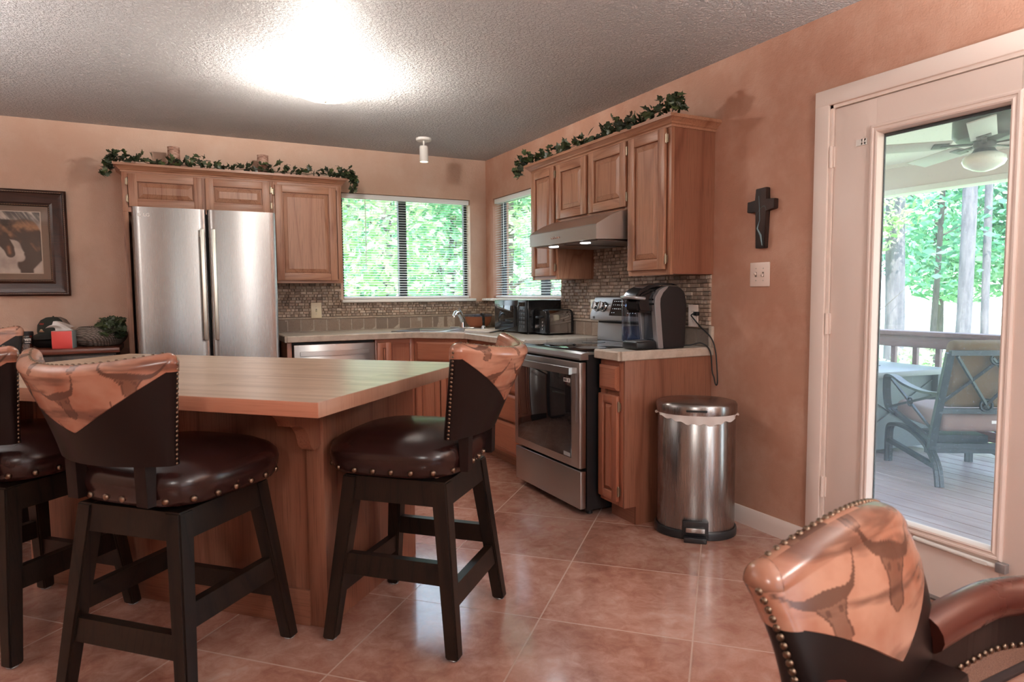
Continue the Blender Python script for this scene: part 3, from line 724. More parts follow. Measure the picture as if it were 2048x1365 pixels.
for x in (.060, .135, RW-.135, RW-.06):
    b = MB(); b.lathe([(.030, 0), (.031, .004), (.027, .008), (.026, .030), (.024, .033), (0, .033)], 28, M=Mp @ Matrix.Translation((x, -.002, 0)) @ Matrix.Rotation(PI/2, 4, 'X'))
    k = b.build('knob', CHROME, cp)
    b = MB(); b.box(x-.006, x+.006, -.047, -.033, -.026, .026, .003, M=Mp); b.build('knob_grip', STEEL, k)
    b = MB(); b.lathe([(.034, 0), (.034, .003), (.03, .003)], 28, M=Mp @ Matrix.Translation((x, -.001, 0)) @ Matrix.Rotation(PI/2, 4, 'X')); b.build('knob_ring', BLACKG, k)
o = text_obj('logo_letters', 'LG', .020, BLACK, cp, (0, 0, 0), (0, 0, 0), .0004); o.matrix_local = Matrix.Translation((.045, -.1325, 1.054)) @ Matrix.Rotation(PI/2, 4, 'X')
# ================================================================= range hood
t = thing('range_hood', 'stainless steel range hood under the short oak cabinet', 'range hood', (0, -1.786, 0), -PI/2)
HWD = .768
P = [(-.002, 1.688), (-.30, 1.688), (-.345, 1.684), (-.42, 1.655), (-.515, 1.603), (-.520, 1.596), (-.520, 1.518), (-.002, 1.530)]
b = MB(); b.prism(P, 'X', .002, HWD-.002); b.build('canopy', HOODSTEEL, t, ang=18)
b = MB(); b.box(.03, HWD-.03, -.49, -.04, 1.5115, 1.5175); ft = b.build('filter_panel', STEELD, t, ang=0)
b = MB(); b.box(HWD/2-.004, HWD/2+.004, -.49, -.04, 1.5090, 1.5116); b.build('filter_seam', BLACKM, ft, ang=0)
for x in (.20, .56):
    b = MB(); b.lathe([(.030, 0), (.030, .004), (0, .004)], 24, (x, -.455, 1.5075)); b.build('light_lens', m_emit('hood_light_glow', (.85, .92, 1), 14), t)
    add_light('hood_lamp', 'SPOT', (x, -.455, 1.50), 5.0, (.92, .96, 1), t, (0, 0, 0), spot_size=2.4, spot_blend=.6, shadow_soft_size=.03)
for k in range(5):
    b = MB(); b.lathe([(.007, 0), (.007, .004), (.005, .006), (0, .006)], 14, M=Matrix.Translation((.285+k*.024, -.5195, 1.556)) @ Matrix.Rotation(PI/2, 4, 'X')); b.build('button', CHROME, t)
# ================================================================= island (local X = depth away from the front edge, local Y = along the front edge)
IO = Vector((-2.272, -3.690, 0)); IU = Vector((-1, 1, 0)).normalized(); IV = Vector((1, 1, 0)).normalized()
def isl(u, v): p = IO + IU*u + IV*v; return (p.x, p.y, 0)
ILEN, IWID, ITOP = 1.95, 1.145, .905
t = thing('kitchen_island', 'kitchen island with thick butcher block top on a red-brown wooden base', 'kitchen island', IO, PI/4)
b = MB(); b.mi = 0
c = .05
b.prism([(.003, .003), (IWID-c, .003), (IWID, c), (IWID, ILEN-.003), (.003, ILEN-.003)], 'Z', ITOP-.0455, ITOP)
top = b.build('butcher_block_top', BUTCHER, t, ang=0)
b = MB(); b.box(0, .0035, 0, ILEN, ITOP-.046, ITOP-.0006, .001); b.build('front_edge', BEDGE, top)
b = MB(); b.box(0.003, IWID-c, -.0005, .0035, ITOP-.046, ITOP-.0006, .001); b.build('end_edge', BEND, top)
V0, V1, U0, U1 = .382, 1.105, .245, 1.71
b = MB(); b.box(V0+.012, V1, U0+.012, U1-.012, .0, ITOP-.046); b.build('cabinet_body', RED['Z'], t, ang=0)
b = MB(); b.box(V0+.08, V1+.004, U0, U0+.0125, 0.0, ITOP-.046); b.build('end_panel', RED['Z'], t, ang=0)
b = MB(); b.box(V0+.004, V0+.0125, U0+.07, U1-.07, .0, ITOP-.046); b.build('front_panel', RED['Z'], t, ang=0)
b = MB(); b.box(V0-.008, V0+.006, U0+.068, U1-.068, 0, .135, .003); b.build('base_board', RED['Y'], t)
for u0, u1 in ((U0-.004, U0+.07), (U1-.07, U1+.004)):
    b = MB(); b.box(V0-.002, V0+.082, u0, u1, 0, ITOP-.0465, .003); b.build('corner_post', RED['Z'], t)
b = MB(); b.box(V0-.004, V0+.006, U0+.07, U1-.07, ITOP-.12, ITOP-.047); b.build('apron_board', RED['Y'], t, ang=0)
def corbel(u):
    pts = [(V0-.002, ITOP-.047), (V0-.235, ITOP-.047), (V0-.238, ITOP-.075)]
    for i in range(7): a = PI*i/12; pts.append((V0-.238+.05*math.sin(a)+.012*(a), ITOP-.075-.052*(1-math.cos(a))*1.0))
    pts += [(V0-.150, ITOP-.128), (V0-.118, ITOP-.134), (V0-.092, ITOP-.150), (V0-.074, ITOP-.176), (V0-.066, ITOP-.205), (V0-.058, ITOP-.222), (V0-.040, ITOP-.235), (V0-.018, ITOP-.232), (V0-.002, ITOP-.222)]
    b = MB(); b.prism(pts, 'Y', u, u+.052); b.build('corbel', RED['Z'], t, ang=30)
corbel(U0+.006); corbel(U1-.058)
# ================================================================= longhorn print on hide
def hide_color(x, z, seed):
    """albedo of the printed cowhide at back coordinates x (m), z (m)"""
    p = Vector((x*9, z*9, seed)); n = mnoise.fractal(p, .9, 2.1, 5); n2 = mnoise.fractal(Vector((x*4+9, z*20, seed+4)), .8, 2, 4)
    base = Vector((.36, .145, .088)); lite = Vector((.48, .25, .17)); dark = Vector((.09, .036, .024))
    c = base.lerp(lite, max(0, min(1, .5+n*.9)))
    k = max(0, min(1, (n2-.08)*2.1)); c = c.lerp(dark, k*.72)
    return c
def skull_mask(x, z, s=1.0, rot=0.0):
    """longhorn skull: tapered head, curved horns; returns 0..1"""
    x, z = x/s, z/s; cr, sr = math.cos(rot), math.sin(rot); x, z = x*cr+z*sr, -x*sr+z*cr
    m = 0.0
    if -.115 < z < .012:
        f = (.012-z)/.127
        hw = .030*(1-f)**.6 + .012 if f < .9 else .014*(1-(f-.9)*6)
        hw *= (1 + .18*math.sin(f*9))
        e = abs(x)-hw
        if e < 0: m = .72 + .28*(1 if e > -.006 else 0)
        if abs(abs(x)-.018) < .006 and abs(z+.030) < .008: m = 1
    ax = abs(x)
    if ax < .125:
        hz = .012 + (-.010 if ax < .05 else -.010+ (ax-.05)**2*14)
        th = .017*(1-ax/.135)+.0025
        if abs(z-hz) < th: m = 1.0
    return m
SKULLS = [(.02, .985, .66, .22), (-.165, .975, .60, .25), (.035, .855, .62, .02), (.21, 1.045, .62, -.12), (-.07, 1.095, .42, .1), (.09, 1.10, .40, -.2), (-.22, 1.09, .45, .2), (.13, .93, .35, .6)]
# ================================================================= curved chair back
class Back:
    def __init__(s, zb, zt, wb, wt, y0, lean, bulge_b, bulge_t, T=.052, wing=.03, vtip=.38, vend=.92, curl=0.0):
        s.__dict__.update(locals())
    def mid(s, k, t):
        w_ = s.wb + (s.wt-s.wb)*(t**1.1); bl = s.bulge_b + (s.bulge_t-s.bulge_b)*t
        ztop = s.zt - s.wing*(1-k*k); 
        return Vector((k*w_/2*(1-.06*bl/.1*0), s.y0 - s.lean*t - bl*(1-k*k) + s.curl*t**3, s.zb + (ztop-s.zb)*t))
    def frame(s, k, t):
        d = s.mid(k+.01, t) - s.mid(k-.01, t); d.z = 0; d.normalize()
        return d, Vector((d.y, -d.x, 0))
    def pt(s, k, a, e=0.0):
        """a 0..1 outer face upward, 1..2 over the roll, 2..3 inner face downward"""
        h = s.T/2 + e
        if a <= 1: t, c, sn = a, 1, 0
        elif a < 2: t, c, sn = 1, math.cos(PI*(a-1)), math.sin(PI*(a-1))
        else: t, c, sn = 3-a, -1, 0
        m = s.mid(k, t); tau, n = s.frame(k, t)
        return m + n*h*c + Vector((0, 0, h*sn))
    def side(s, sg, a, f, e=0.0):
        """rounded side edge, f 0..pi outer to inner at height a<=1"""
        h = s.T/2 + e; m = s.mid(sg, a); tau, n = s.frame(sg, a)
        return m + n*h*math.cos(f) + tau*sg*h*math.sin(f)
    def dome(s, sg, th, f, e=0.0):
        h = s.T/2 + e; m = s.mid(sg, 1); tau, n = s.frame(sg, 1)
        return m + n*h*math.cos(th) + (Vector((0, 0, 1))*math.cos(f) + tau*sg*math.sin(f))*h*math.sin(th)
    def shell(s):
        b = MB(); A = [i/10 for i in range(10)] + [1+i/8 for i in range(8)] + [2+i/10 for i in range(11)]
        nk = 20
        g = [[b.bm.verts.new(s.pt(-1+2*i/nk, a)) for a in A] for i in range(nk+1)]
        for i in range(nk):
            for j in range(len(A)-1): b.bm.faces.new((g[i][j], g[i+1][j], g[i+1][j+1], g[i][j+1]))
            b.bm.faces.new((g[i+1][0], g[i][0], g[i][-1], g[i+1][-1]))
        for sg in (-1, 1):
            b.grid(lambda u, v: s.side(sg, v, u*PI), 8, 10)
            b.grid(lambda u, v: s.dome(sg, u*PI, v*PI/2), 8, 5)
            b.bm.faces.new([b.bm.verts.new(s.side(sg, 0, PI*i/8)) for i in range(9)])
        return b.mesh('backrest', LEATHERM, 40, merge=2e-4)
    def vz(s, k): return s.vtip + (s.vend-s.vtip)*abs(k)**1.15
    def hide(s, side='outer', nk=150, na=110, seed=2.0):
        b = MB(); lay = b.bm.verts.layers.float_color.new('Col'); e = .0022
        def fn(u, v):
            k = -1+2*u; lo = s.vz(k)
            if side == 'outer': a = lo + (1.55-lo)*v
            else: a = 1.55 + (3-lo-1.55)*v
            return s.pt(k, a, e if .002 < v < .998 or (side == 'outer' and v > .5) or (side != 'outer' and v < .5) else -.001)
        b.grid(fn, nk, na)
        for sg in (-1, 1):       # wrap a little round the side edge and the corner dome
            if side == 'outer':
                n0 = 14
                b.grid(lambda u, v: s.side(sg, s.vend + (1-s.vend)*v, u*PI*.5, e), 6, n0)
                b.grid(lambda u, v: s.dome(sg, u*PI, v*PI/2, e), 8, 6)
            else: b.grid(lambda u, v: s.side(sg, s.vend + (1-s.vend)*v, PI*.5+u*PI*.5, e), 6, 14)
        top = s.zt
        sc_ = (s.zt - s.zb)/.33
        for v in b.bm.verts:
            x, z = v.co.x, (v.co.z - s.zb)/sc_ + .75
            if side != 'outer': x = x*1.05 + .5; z += .11
            c = hide_color(x, z, seed); m = 0
            if side == 'outer' or True:
                for (sx_, sz_, ss, sr) in SKULLS: m = max(m, skull_mask(x-(sx_ if side == 'outer' else sx_+.52), z-sz_, ss, sr))
            c = c.lerp(Vector((.055, .022, .014)), m*.82); v[lay] = (c.x, c.y, c.z, 1)
        return b.mesh('hide_cover', HIDE, 40, merge=2e-4)
NAILS = {}
def nail_mesh(r):
    if r not in NAILS:
        b = MB(); b.lathe([(r, 0), (r*.92, r*.35), (r*.65, r*.62), (0, r*.75)], 10); NAILS[r] = b.mesh('nail_head', BRONZE, 60)
    return NAILS[r]
def put_nail(name, parent, p, nrm, r):
    o = link(name, nail_mesh(r), parent); o.matrix_local = Matrix.Translation(p) @ Vector(nrm).to_track_quat('Z', 'Y').to_matrix().to_4x4(); return o
def seat_shape(a, n=3.6):
    c, s_ = math.cos(a), math.sin(a); r = (abs(c)**n + abs(s_)**n)**(-1/n); return c*r, s_*r
# ================================================================= bar stools
SB = Back(.735, 1.035, .40, .545, -.205, .055, .055, .125)
def make_stool(label, loc, rz, swivel):
    t = thing('bar_stool', label, 'bar stool', loc, rz, 'bar stools around the kitchen island')
    F, Tq, hz = .235, .168, .585
    legs = {}
    for sx_ in (-1, 1):
        for sy_ in (-1, 1):
            b = MB(); q = lambda cx, cy, w_, z: [(cx+i*w_/2, cy+j*w_/2, z) for i, j in ((-1, -1), (1, -1), (1, 1), (-1, 1))]
            b.hexa(q(sx_*F, sy_*F, .046, .006), q(sx_*Tq, sy_*Tq, .058, hz)); bmesh.ops.bevel(b.bm, geom=b.bm.edges[:], offset=.005, segments=2, affect='EDGES')
            lg = b.build('leg', DKWOOD, t)
            b = MB(); b.lathe([(.017, 0), (.019, .003), (.017, .0065)], 14, (sx_*F, sy_*F, 0)); b.build('glide', SILVERP, lg)
    def at(z): k = F + (Tq-F)*z/hz; return k
    for ax in (0, 1):
        zc = .195 if ax == 0 else .275
        for sg in (-1, 1):
            r0 = at(zc-.036); r1 = at(zc+.036); b = MB()
            def P(r, s1, z, th): 
                a = s1*(r-.018); bb = sg*(r) + th
                return (a, bb, z) if ax == 0 else (bb, a, z)
            lo = [P(r0, -1, zc-.036, -.015), P(r0, 1, zc-.036, -.015), P(r0, 1, zc-.036, .015), P(r0, -1, zc-.036, .015)]
            hi = [P(r1, -1, zc+.036, -.015), P(r1, 1, zc+.036, -.015), P(r1, 1, zc+.036, .015), P(r1, -1, zc+.036, .015)]
            b.hexa(lo, hi); b.build('stretcher', DKWOOD, t, ang=0)
            r0, r1 = at(hz-.085), at(hz); b = MB(); zc2 = hz-.0425
            lo = [P(r0, -1, hz-.085, -.012), P(r0, 1, hz-.085, -.012), P(r0, 1, hz-.085, .026*sg if sg > 0 else .012), P(r0, -1, hz-.085, .012)]
            lo = [P(r0, -1, hz-.085, -.022), P(r0, 1, hz-.085, -.022), P(r0, 1, hz-.085, .022), P(r0, -1, hz-.085, .022)]
            hi = [P(r1, -1, hz-.001, -.024), P(r1, 1, hz-.001, -.024), P(r1, 1, hz-.001, .024), P(r1, -1, hz-.001, .024)]
            b.hexa(lo, hi); b.build('apron', DKWOOD, t, ang=0)
    b = MB(); b.lathe([(.11, .583), (.11, .600)], 30); b.build('swivel_plate', BLACKM, t)
    R = (0, 0, swivel)
    b = MB(); yo = .025
    prof = [(.225, .598), (.242, .604), (.250, .618), (.257, .642), (.260, .664), (.254, .688), (.236, .708), (.20, .726), (.145, .740), (.07, .747), (0, .749)]
    b.lathe(prof, 64, (0, yo, 0), shape=lambda a: seat_shape(a, 3.4)); st_ = b.build('seat', LEATHER, t, None, R, ang=60)
    n = 24
    for i in range(n):
        a = 2*PI*(i+.5)/n; fx, fy = seat_shape(a, 3.4); r = .252
        f2 = seat_shape(a+.02, 3.4); tx, ty = f2[0]-fx, f2[1]-fy
        put_nail('nail_head', st_, (r*fx, yo+r*fy, .622), (ty, -tx, -.02*.1), .0105)
    for sg in (-1, 1):
        b = MB(); x = sg*.140
        b.hexa([(x-.022, -.250, .615), (x+.022, -.250, .615), (x+.022, -.222, .615), (x-.022, -.222, .615)], [(x-.022, -.255, .775), (x+.022, -.255, .775), (x+.022, -.215, .775), (x-.022, -.215, .775)])
        b.build('back_post', LEATHERM, t, None, R, ang=0)
    bk = link('backrest', SB.shell(), t, None, R)
    link('hide_cover', SB.hide('outer'), bk); link('hide_cover', SB.hide('inner'), bk)
    back_nails(bk, SB, .0046, 22, 30)
    return t
def back_nails(bk, S, r, ns, ntop, fs=.35, at=1.55):
    for sg in (-1, 1):
        for i in range(ns):
            a = .02 + .97*i/(ns-1); p = S.side(sg, a, fs*PI, 0.002); tau, n = S.frame(sg, a)
            put_nail('trim_nail', bk, p, n*math.cos(fs*PI) + tau*sg*math.sin(fs*PI), r)
    for i in range(ntop):
        k = -1 + 2*(i+.5)/ntop; p = S.pt(k, at, .0025); tau, n = S.frame(k, 1)
        put_nail('trim_nail', bk, p, Vector((0, 0, 1)) - n*.15, r)
s0 = make_stool('whole leather bar stool at the near side of the island with its back to us', isl(.577, .055), -PI/4, math.radians(-3))
def stool_copy(label, loc, rz, swivel):
    c = copy_tree(s0); c.location = loc; c.rotation_euler = (0, 0, rz); c['label'] = label
    for ch in c.children:
        if ch.name.split('.')[0] in ('seat', 'back_post', 'backrest'): ch.rotation_euler = (0, 0, swivel)
    return c
stool_copy('leather bar stool standing alone at the right end panel of the island', isl(-.043, .56), PI/4, math.radians(3))
stool_copy('leather bar stool cut off by the left picture edge at the near island side', isl(1.335, .095), -PI/4, math.radians(6))
stool_copy('leather bar stool beyond the far left island end, only its backrest showing', isl(2.22, .62), -3*PI/4, math.radians(-4))
# ================================================================= dining armchair, near right
DB = Back(.50, .762, .35, .405, -.235, .02, -.015, -.035, T=.07, wing=.05*-1, vtip=.36, vend=.80, curl=-.05)
t = thing('dining_armchair', 'dark leather armchair with printed hide back close to us at the lower right', 'armchair', (-1.572, -5.187, 0), math.radians(189.8))
b = MB(); b.lathe([(.24, .36), (.26, .38), (.27, .41), (.265, .44), (.24, .47), (.17, .485), (.08, .49), (0, .49)], 56, (0, .10, 0), shape=lambda a: seat_shape(a, 3.4)); sd = b.build('seat', LEATHERR, t, ang=60)
bk = link('backrest', DB.shell(), t)
SKULLS[:] = [(-.05, 1.215, 1.0, .3), (.14, 1.17, .75, -.2), (.03, 1.34, .6, .1)]
link('hide_cover', DB.hide('outer'), bk); link('hide_cover', DB.hide('inner', seed=5.3), bk)
back_nails(bk, DB, .0062, 22, 26, .66, 1.42)
for sg in (-1, 1):
    pts = [(sg*.16, -.215, .598), (sg*.27, -.195, .612), (sg*.39, -.17, .615), (sg*.49, -.10, .613), (sg*.53, .05, .605), (sg*.51, .22, .59)]
    def cr(P, n=6):
        out = []; P = [Vector(p) for p in P]
        for i in range(len(P)-1):
            p0, p1, p2, p3 = P[max(i-1, 0)], P[i], P[i+1], P[min(i+2, len(P)-1)]
            for j in range(n):
                u = j/n; out.append(.5*((2*p1)+(p2-p0)*u+(2*p0-5*p1+4*p2-p3)*u*u+(3*p1-p0-3*p2+p3)*u**3))
        return out + [P[-1]]
    c_ = cr(pts); b = MB(); b.tube(c_, .036, 14); ar = b.build('armrest', LEATHERR, t, ang=60)
    b = MB()
    for p, q in zip(c_, c_[1:]): 
        d = (q-p).normalized(); n_ = Vector((d.y, -d.x, 0))*.014
        b.hexa([p-n_+Vector((0, 0, -.10)), q-n_+Vector((0, 0, -.10)), q-n_, p-n_], [p+n_+Vector((0, 0, -.10)), q+n_+Vector((0, 0, -.10)), q+n_, p+n_])
    b.build('arm_panel', LEATHERM, t, ang=40, merge=1e-5)
    b = MB(); b.tube([p + Vector(((q-p).normalized().y*.03*1, 0, -.026)) for p, q in zip(c_, c_[1:])], .004, 8); b.build('arm_piping', LEATHERR, t, ang=60)
    for side in (-1, 1):
        for i in range(1, len(c_)-1, 1):
            d = (c_[i+1]-c_[i-1]).normalized(); n_ = Vector((d.y, -d.x, 0))*side
            put_nail('nail_head', ar, c_[i] + n_*.0145 + Vector((0, 0, -.093)), n_, .007)
    b = MB(); b.bar((sg*.50, .18, .53), (sg*.23, .20, .40), .05, .03); b.build('arm_support', DKWOOD, t)
    for y in (-.10, .30):
        b = MB(); b.bar((sg*.20, y, .38), (sg*.24, y*1.15, 0), .055, .055, (0, 1, 0), .04, .04); b.build('leg', DKWOOD, t, ang=0)
b = MB(); b.box(-.16, .16, -.205, -.14, .38, .56, .01); b.build('back_post', LEATHERM, t)
# ================================================================= trash can
t = thing('trash_can', 'brushed steel half-round pedal trash can against the base cabinet end', 'trash can', (-.288, -3.108, 0), math.radians(-42))
def dshape(a, n=2.0):
    c_, s_ = math.cos(a), math.sin(a)
    r = (abs(c_)**2.25 + abs(s_)**2.25)**(-1/2.25)
    return c_*r, s_*r*.82
S_ = dict(shape=dshape)
b = MB(); b.lathe([(.196, .0), (.203, .004), (.203, .034), (.197, .042), (.19, .042)], 64, **S_); b.build('base_ring', BLACK, t, ang=40)
b = MB(); b.lathe([(.190, .040), (.192, .045), (.192, .612), (.189, .616)], 72, **S_); b.build('body', STEELZ, t, ang=40)
b = MB(); b.lathe([(.184, .614), (.1965, .616), (.1985, .622), (.1985, .658), (.192, .668), (.17, .674), (.10, .678), (0, .680)], 72, **S_); ld = b.build('lid', STEELZ, t, ang=45)
yf = -.1985*.82
b = MB(); b.box(-.05, .05, yf-.002, yf+.006, .634, .646, .004); b.build('lid_slot', BLACKM, ld)
rnd = random.Random(9); b = MB(); n = 60
def lin(u, v):
    a = PI + .05 + (PI-.10)*u; fx, fy = dshape(a); dr_ = .004 + .006*math.sin(u*40)*v + .004*v
    drop = .008 + .036*max(0, math.sin((u-.12)/.86*PI))**1.5*(1+.12*math.sin(u*33))
    return ((.192+dr_)*fx, (.192+dr_)*fy, .617 - drop*v + (.004*math.sin(u*70))*v)
b.grid(lin, n, 4); b.build('bag_edge', plain('plastic_bag', (.62, .56, .52), .4), t, ang=60)
b = MB(); b.box(-.062, .062, yf-.012, yf+.03, .012, .098, .004); pd = b.build('pedal_housing', BLACK, t)
b = MB(); b.box(-.046, .046, yf-.030, yf-.010, .046, .070, .004); b.build('pedal', STEEL, pd)
b = MB(); b.box(-.054, .054, yf-.045, yf-.008, .0, .026, .005); b.build('pedal_foot', BLACK, pd)
# ================================================================= counter appliances
t = thing('microwave', 'black countertop microwave under the side window', 'microwave', (-.312, -.845, .915), -PI/2)
b = MB(); b.box(0, .53, -.0, .285, .012, .252, .006); b.build('body', BLACKG, t)
b = MB(); b.box(.002, .395, -.016, -.0005, .014, .250, .004); d = b.build('door', BLACKG, t)
b = MB(); b.box(.045, .345, -.0175, -.0158, .055, .210, .001); b.build('door_window', BLACKGLASS, d)
b = MB(); b.tube([(.375, -.030, .05), (.375, -.030, .215)], .007, 10); b.bar((.375, -.015, .06), (.375, -.031, .06), .01, .01); b.bar((.375, -.015, .205), (.375, -.031, .205), .01, .01); b.build('door_handle', BLACK, d)
b = MB(); b.box(.398, .528, -.014, -.0005, .014, .250, .004); cpn = b.build('control_panel', BLACK, t)
b = MB(); b.box(.415, .512, -.0152, -.0138, .205, .235); b.build('display', BLACKGLASS, cpn, ang=0)
for r_ in range(5):
    for k in range(3):
        b = MB(); b.box(.417+k*.034, .443+k*.034, -.0155, -.0138, .045+r_*.030, .065+r_*.030, .001); b.build('key', plain('grey_key', (.05, .05, .052), .4) if r_ == 0 and k == 0 else bpy.data.materials['grey_key'], cpn)
for x in (.05, .48):
    for y in (.03, .25): b = MB(); b.lathe([(.012, 0), (.012, .013)], 10, (x, y, 0)); b.build('foot', BLACK, t)
t = thing('toaster', 'two slice toaster with polished steel sides and black ends beside the range', 'toaster', (-.030, -1.47, .915), 0)
b = MB(); P = [(-.085, .012), (.085, .012), (.085, .14), (.078, .165), (.060, .180), (-.060, .180), (-.078, .165), (-.085, .14)]
b.prism(P, 'X', -.200, -.022); bd = b.build('body', plain('polished_steel', (.50, .50, .51), .10, 1.0), t, ang=40)
for x0, x1 in ((-.236, -.199), (-.023, .0)):
    b = MB(); b.prism([(p[0]*1.03, .004+(p[1]-.004)*1.02) for p in P], 'X', x0, x1); bmesh.ops.bevel(b.bm, geom=b.bm.edges[:], offset=.008, segments=3, affect='EDGES'); b.build('end_cap', BLACKG, t)
b = MB(); b.box(-.2, -.02, -.06, .06, .1795, .1835, .001); b.build('top_plate', BLACK, t)
for y in (-.028, .028): b = MB(); b.box(-.19, -.03, y-.013, y+.013, .1825, .1840); b.build('bread_slot', BLACKM, t, ang=0)
b = MB(); b.box(-.262, -.234, -.022, .022, .120, .136, .004); b.build('lever', BLACK, t)
b = MB(); b.box(-.2385, -.2355, -.004, .004, .05, .150); b.build('lever_slot', BLACKM, t, ang=0)
b = MB(); b.lathe([(.015, 0), (.014, .012), (0, .014)], 18, M=Matrix.Translation((-.236, .045, .06)) @ Matrix.Rotation(-PI/2, 4, 'Y')); b.build('dial', CHROME, t)
for k in range(3): b = MB(); b.lathe([(.006, 0), (.006, .005), (0, .006)], 12, M=Matrix.Translation((-.236, -.045, .045+k*.024)) @ Matrix.Rotation(-PI/2, 4, 'Y')); b.build('button', CHROME, t)
# coffee maker: local x to the right seen from the room, -y to the room
t = thing('coffee_maker', 'black and silver pod coffee maker with clear water tank on the short counter', 'coffee maker', (-.30, -2.705, .9175), -PI/2)
def side(pts, x0, x1, name, mat, par=None, bev=.006, ang=35):
    b = MB(); b.prism(pts, 'X', x0, x1)
    if bev: bmesh.ops.bevel(b.bm, geom=b.bm.edges[:], offset=bev, segments=2, affect='EDGES', clamp_overlap=True)
    return b.build(name, mat, par or t, ang=ang)
bp_ = [(.13, 0), (-.020, 0), (-.030, .06), (-.048, .235), (-.050, .270), (-.030, .312), (.02, .333), (.085, .330), (.125, .300), (.14, .235)]
bd = side(bp_, .040, .185, 'body', BLACK)
fp = [(-.150, .0), (-.0205, .0), (-.030, .06), (-.049, .235), (-.052, .27), (-.040, .300), (-.060, .305), (-.075, .255), (-.060, .05)]
sp = [(-.020, .002), (-.052, .002), (-.062, .06), (-.082, .235), (-.078, .275), (-.050, .312), (-.015, .328), (.02, .3345), (.0, .325), (-.030, .300), (-.048, .268), (-.047, .235), (-.030, .06)]
side(sp, .152, .188, 'side_trim', SILVERP, bev=.003)
side(sp, .036, .060, 'side_trim', SILVERP, bev=.003)
b = MB(); b.box(.060, .152, -.052, -.036, .045, .205, .004); b.build('front_panel', plain('blue_grey_panel', (.10, .11, .13), .25, .5), t)
hd = [(-.165, .195), (-.060, .188), (-.02, .20), (-.0, .27), (-.02, .315), (-.07, .318), (-.150, .288), (-.172, .262), (-.176, .235)]
hb = side(hd, .050, .162, 'brew_head', BLACKG, bev=.012)
# lid with grab handle sweeping over the head
lp = [(-.182, .262), (-.150, .300), (-.09, .326), (-.02, .337), (.05, .341), (.10, .335), (.06, .348), (-.02, .350), (-.10, .338), (-.16, .312), (-.190, .276)]
side(lp, .052, .160, 'lid', BLACKG, bev=.003)
b = MB(); b.tube([(.050, -.130, .268), (.050, -.178, .272), (.058, -.196, .274), (.106, -.200, .276), (.154, -.196, .274), (.162, -.178, .272), (.162, -.130, .268)], .010, 10); b.build('lift_handle', SILVERP, t, ang=60)
b = MB(); b.box(.045, .170, -.185, -.03, 0, .042, .010, 3); tr = b.build('drip_tray', BLACK, t)
b = MB(); b.box(.055, .160, -.178, -.06, .0415, .0445, .001); b.build('tray_grate', STEELD, tr)
for (x, y, z) in ((.168, -.0845, .262), (.168, -.0815, .238)):
    for dx in (-.008, .008): b = MB(); b.lathe([(.005, 0), (.005, .003), (0, .0035)], 12, M=Matrix.Translation((x+dx, y-.001, z)) @ Matrix.Rotation(PI/2, 4, 'X')); b.build('button', BLACKG, t)
def m_clear():
    s = NT('clear_plastic_tank'); tr_ = s.n('BsdfTransparent', Color=(.72, .78, .86)); gl = s.n('BsdfGlossy', Color=(.8, .85, .95), Roughness=.08); lw = s.n('LayerWeight', Blend=.35)
    mx = s.n('MixShader'); s.put(mx.inputs[0], s.math('ADD', s.math('MULTIPLY', lw.outputs['Facing'], .5), .08)); s.put(mx.inputs[1], tr_); s.put(mx.inputs[2], gl); s.t.links.new(mx.outputs[0], s.out.inputs[0]); return s.m
CLEAR = m_clear()
b = MB(); b.box(-.030, .034, -.140, .09, .030, .270, .012, 3); b.build('water_tank', CLEAR, t)
b = MB(); b.box(-.026, .030, -.136, .086, .034, .115, .008, 2); b.build('water', m_glass('tank_water', (.55, .62, .80)), t)
b = MB(); b.box(-.031, .036, -.145, .095, .268, .282, .005, 2); b.build('tank_lid', SILVERP, t)
b = MB(); b.box(-.028, .034, -.13, .09, 0, .030, .004); b.build('tank_base', BLACK, t)
# power cord, from the machine over the counter end to the outlet, with a hanging loop (local frame of the machine)
cord = [(.17, .13, .010), (.185, .17, .012), (.212, .22, .022), (.234, .262, -.02), (.242, .272, -.13), (.252, .276, -.165), (.258, .281, -.200), (.266, .284, -.205), (.270, .284, -.18), (.266, .283, -.11), (.255, .281, -.02), (.225, .277, .05), (.150, .272, .105), (.105, .262, .150), (.095, .252, .170), (.108, .262, .180)]
b = MB(); b.tube(cr(cord, 6), .0036, 8); b.build('power_cord', BLACKM, t, ang=60)
b = MB(); b.box(.105, .135, .255, .277, .168, .190, .004); b.build('plug', BLACKM, t)
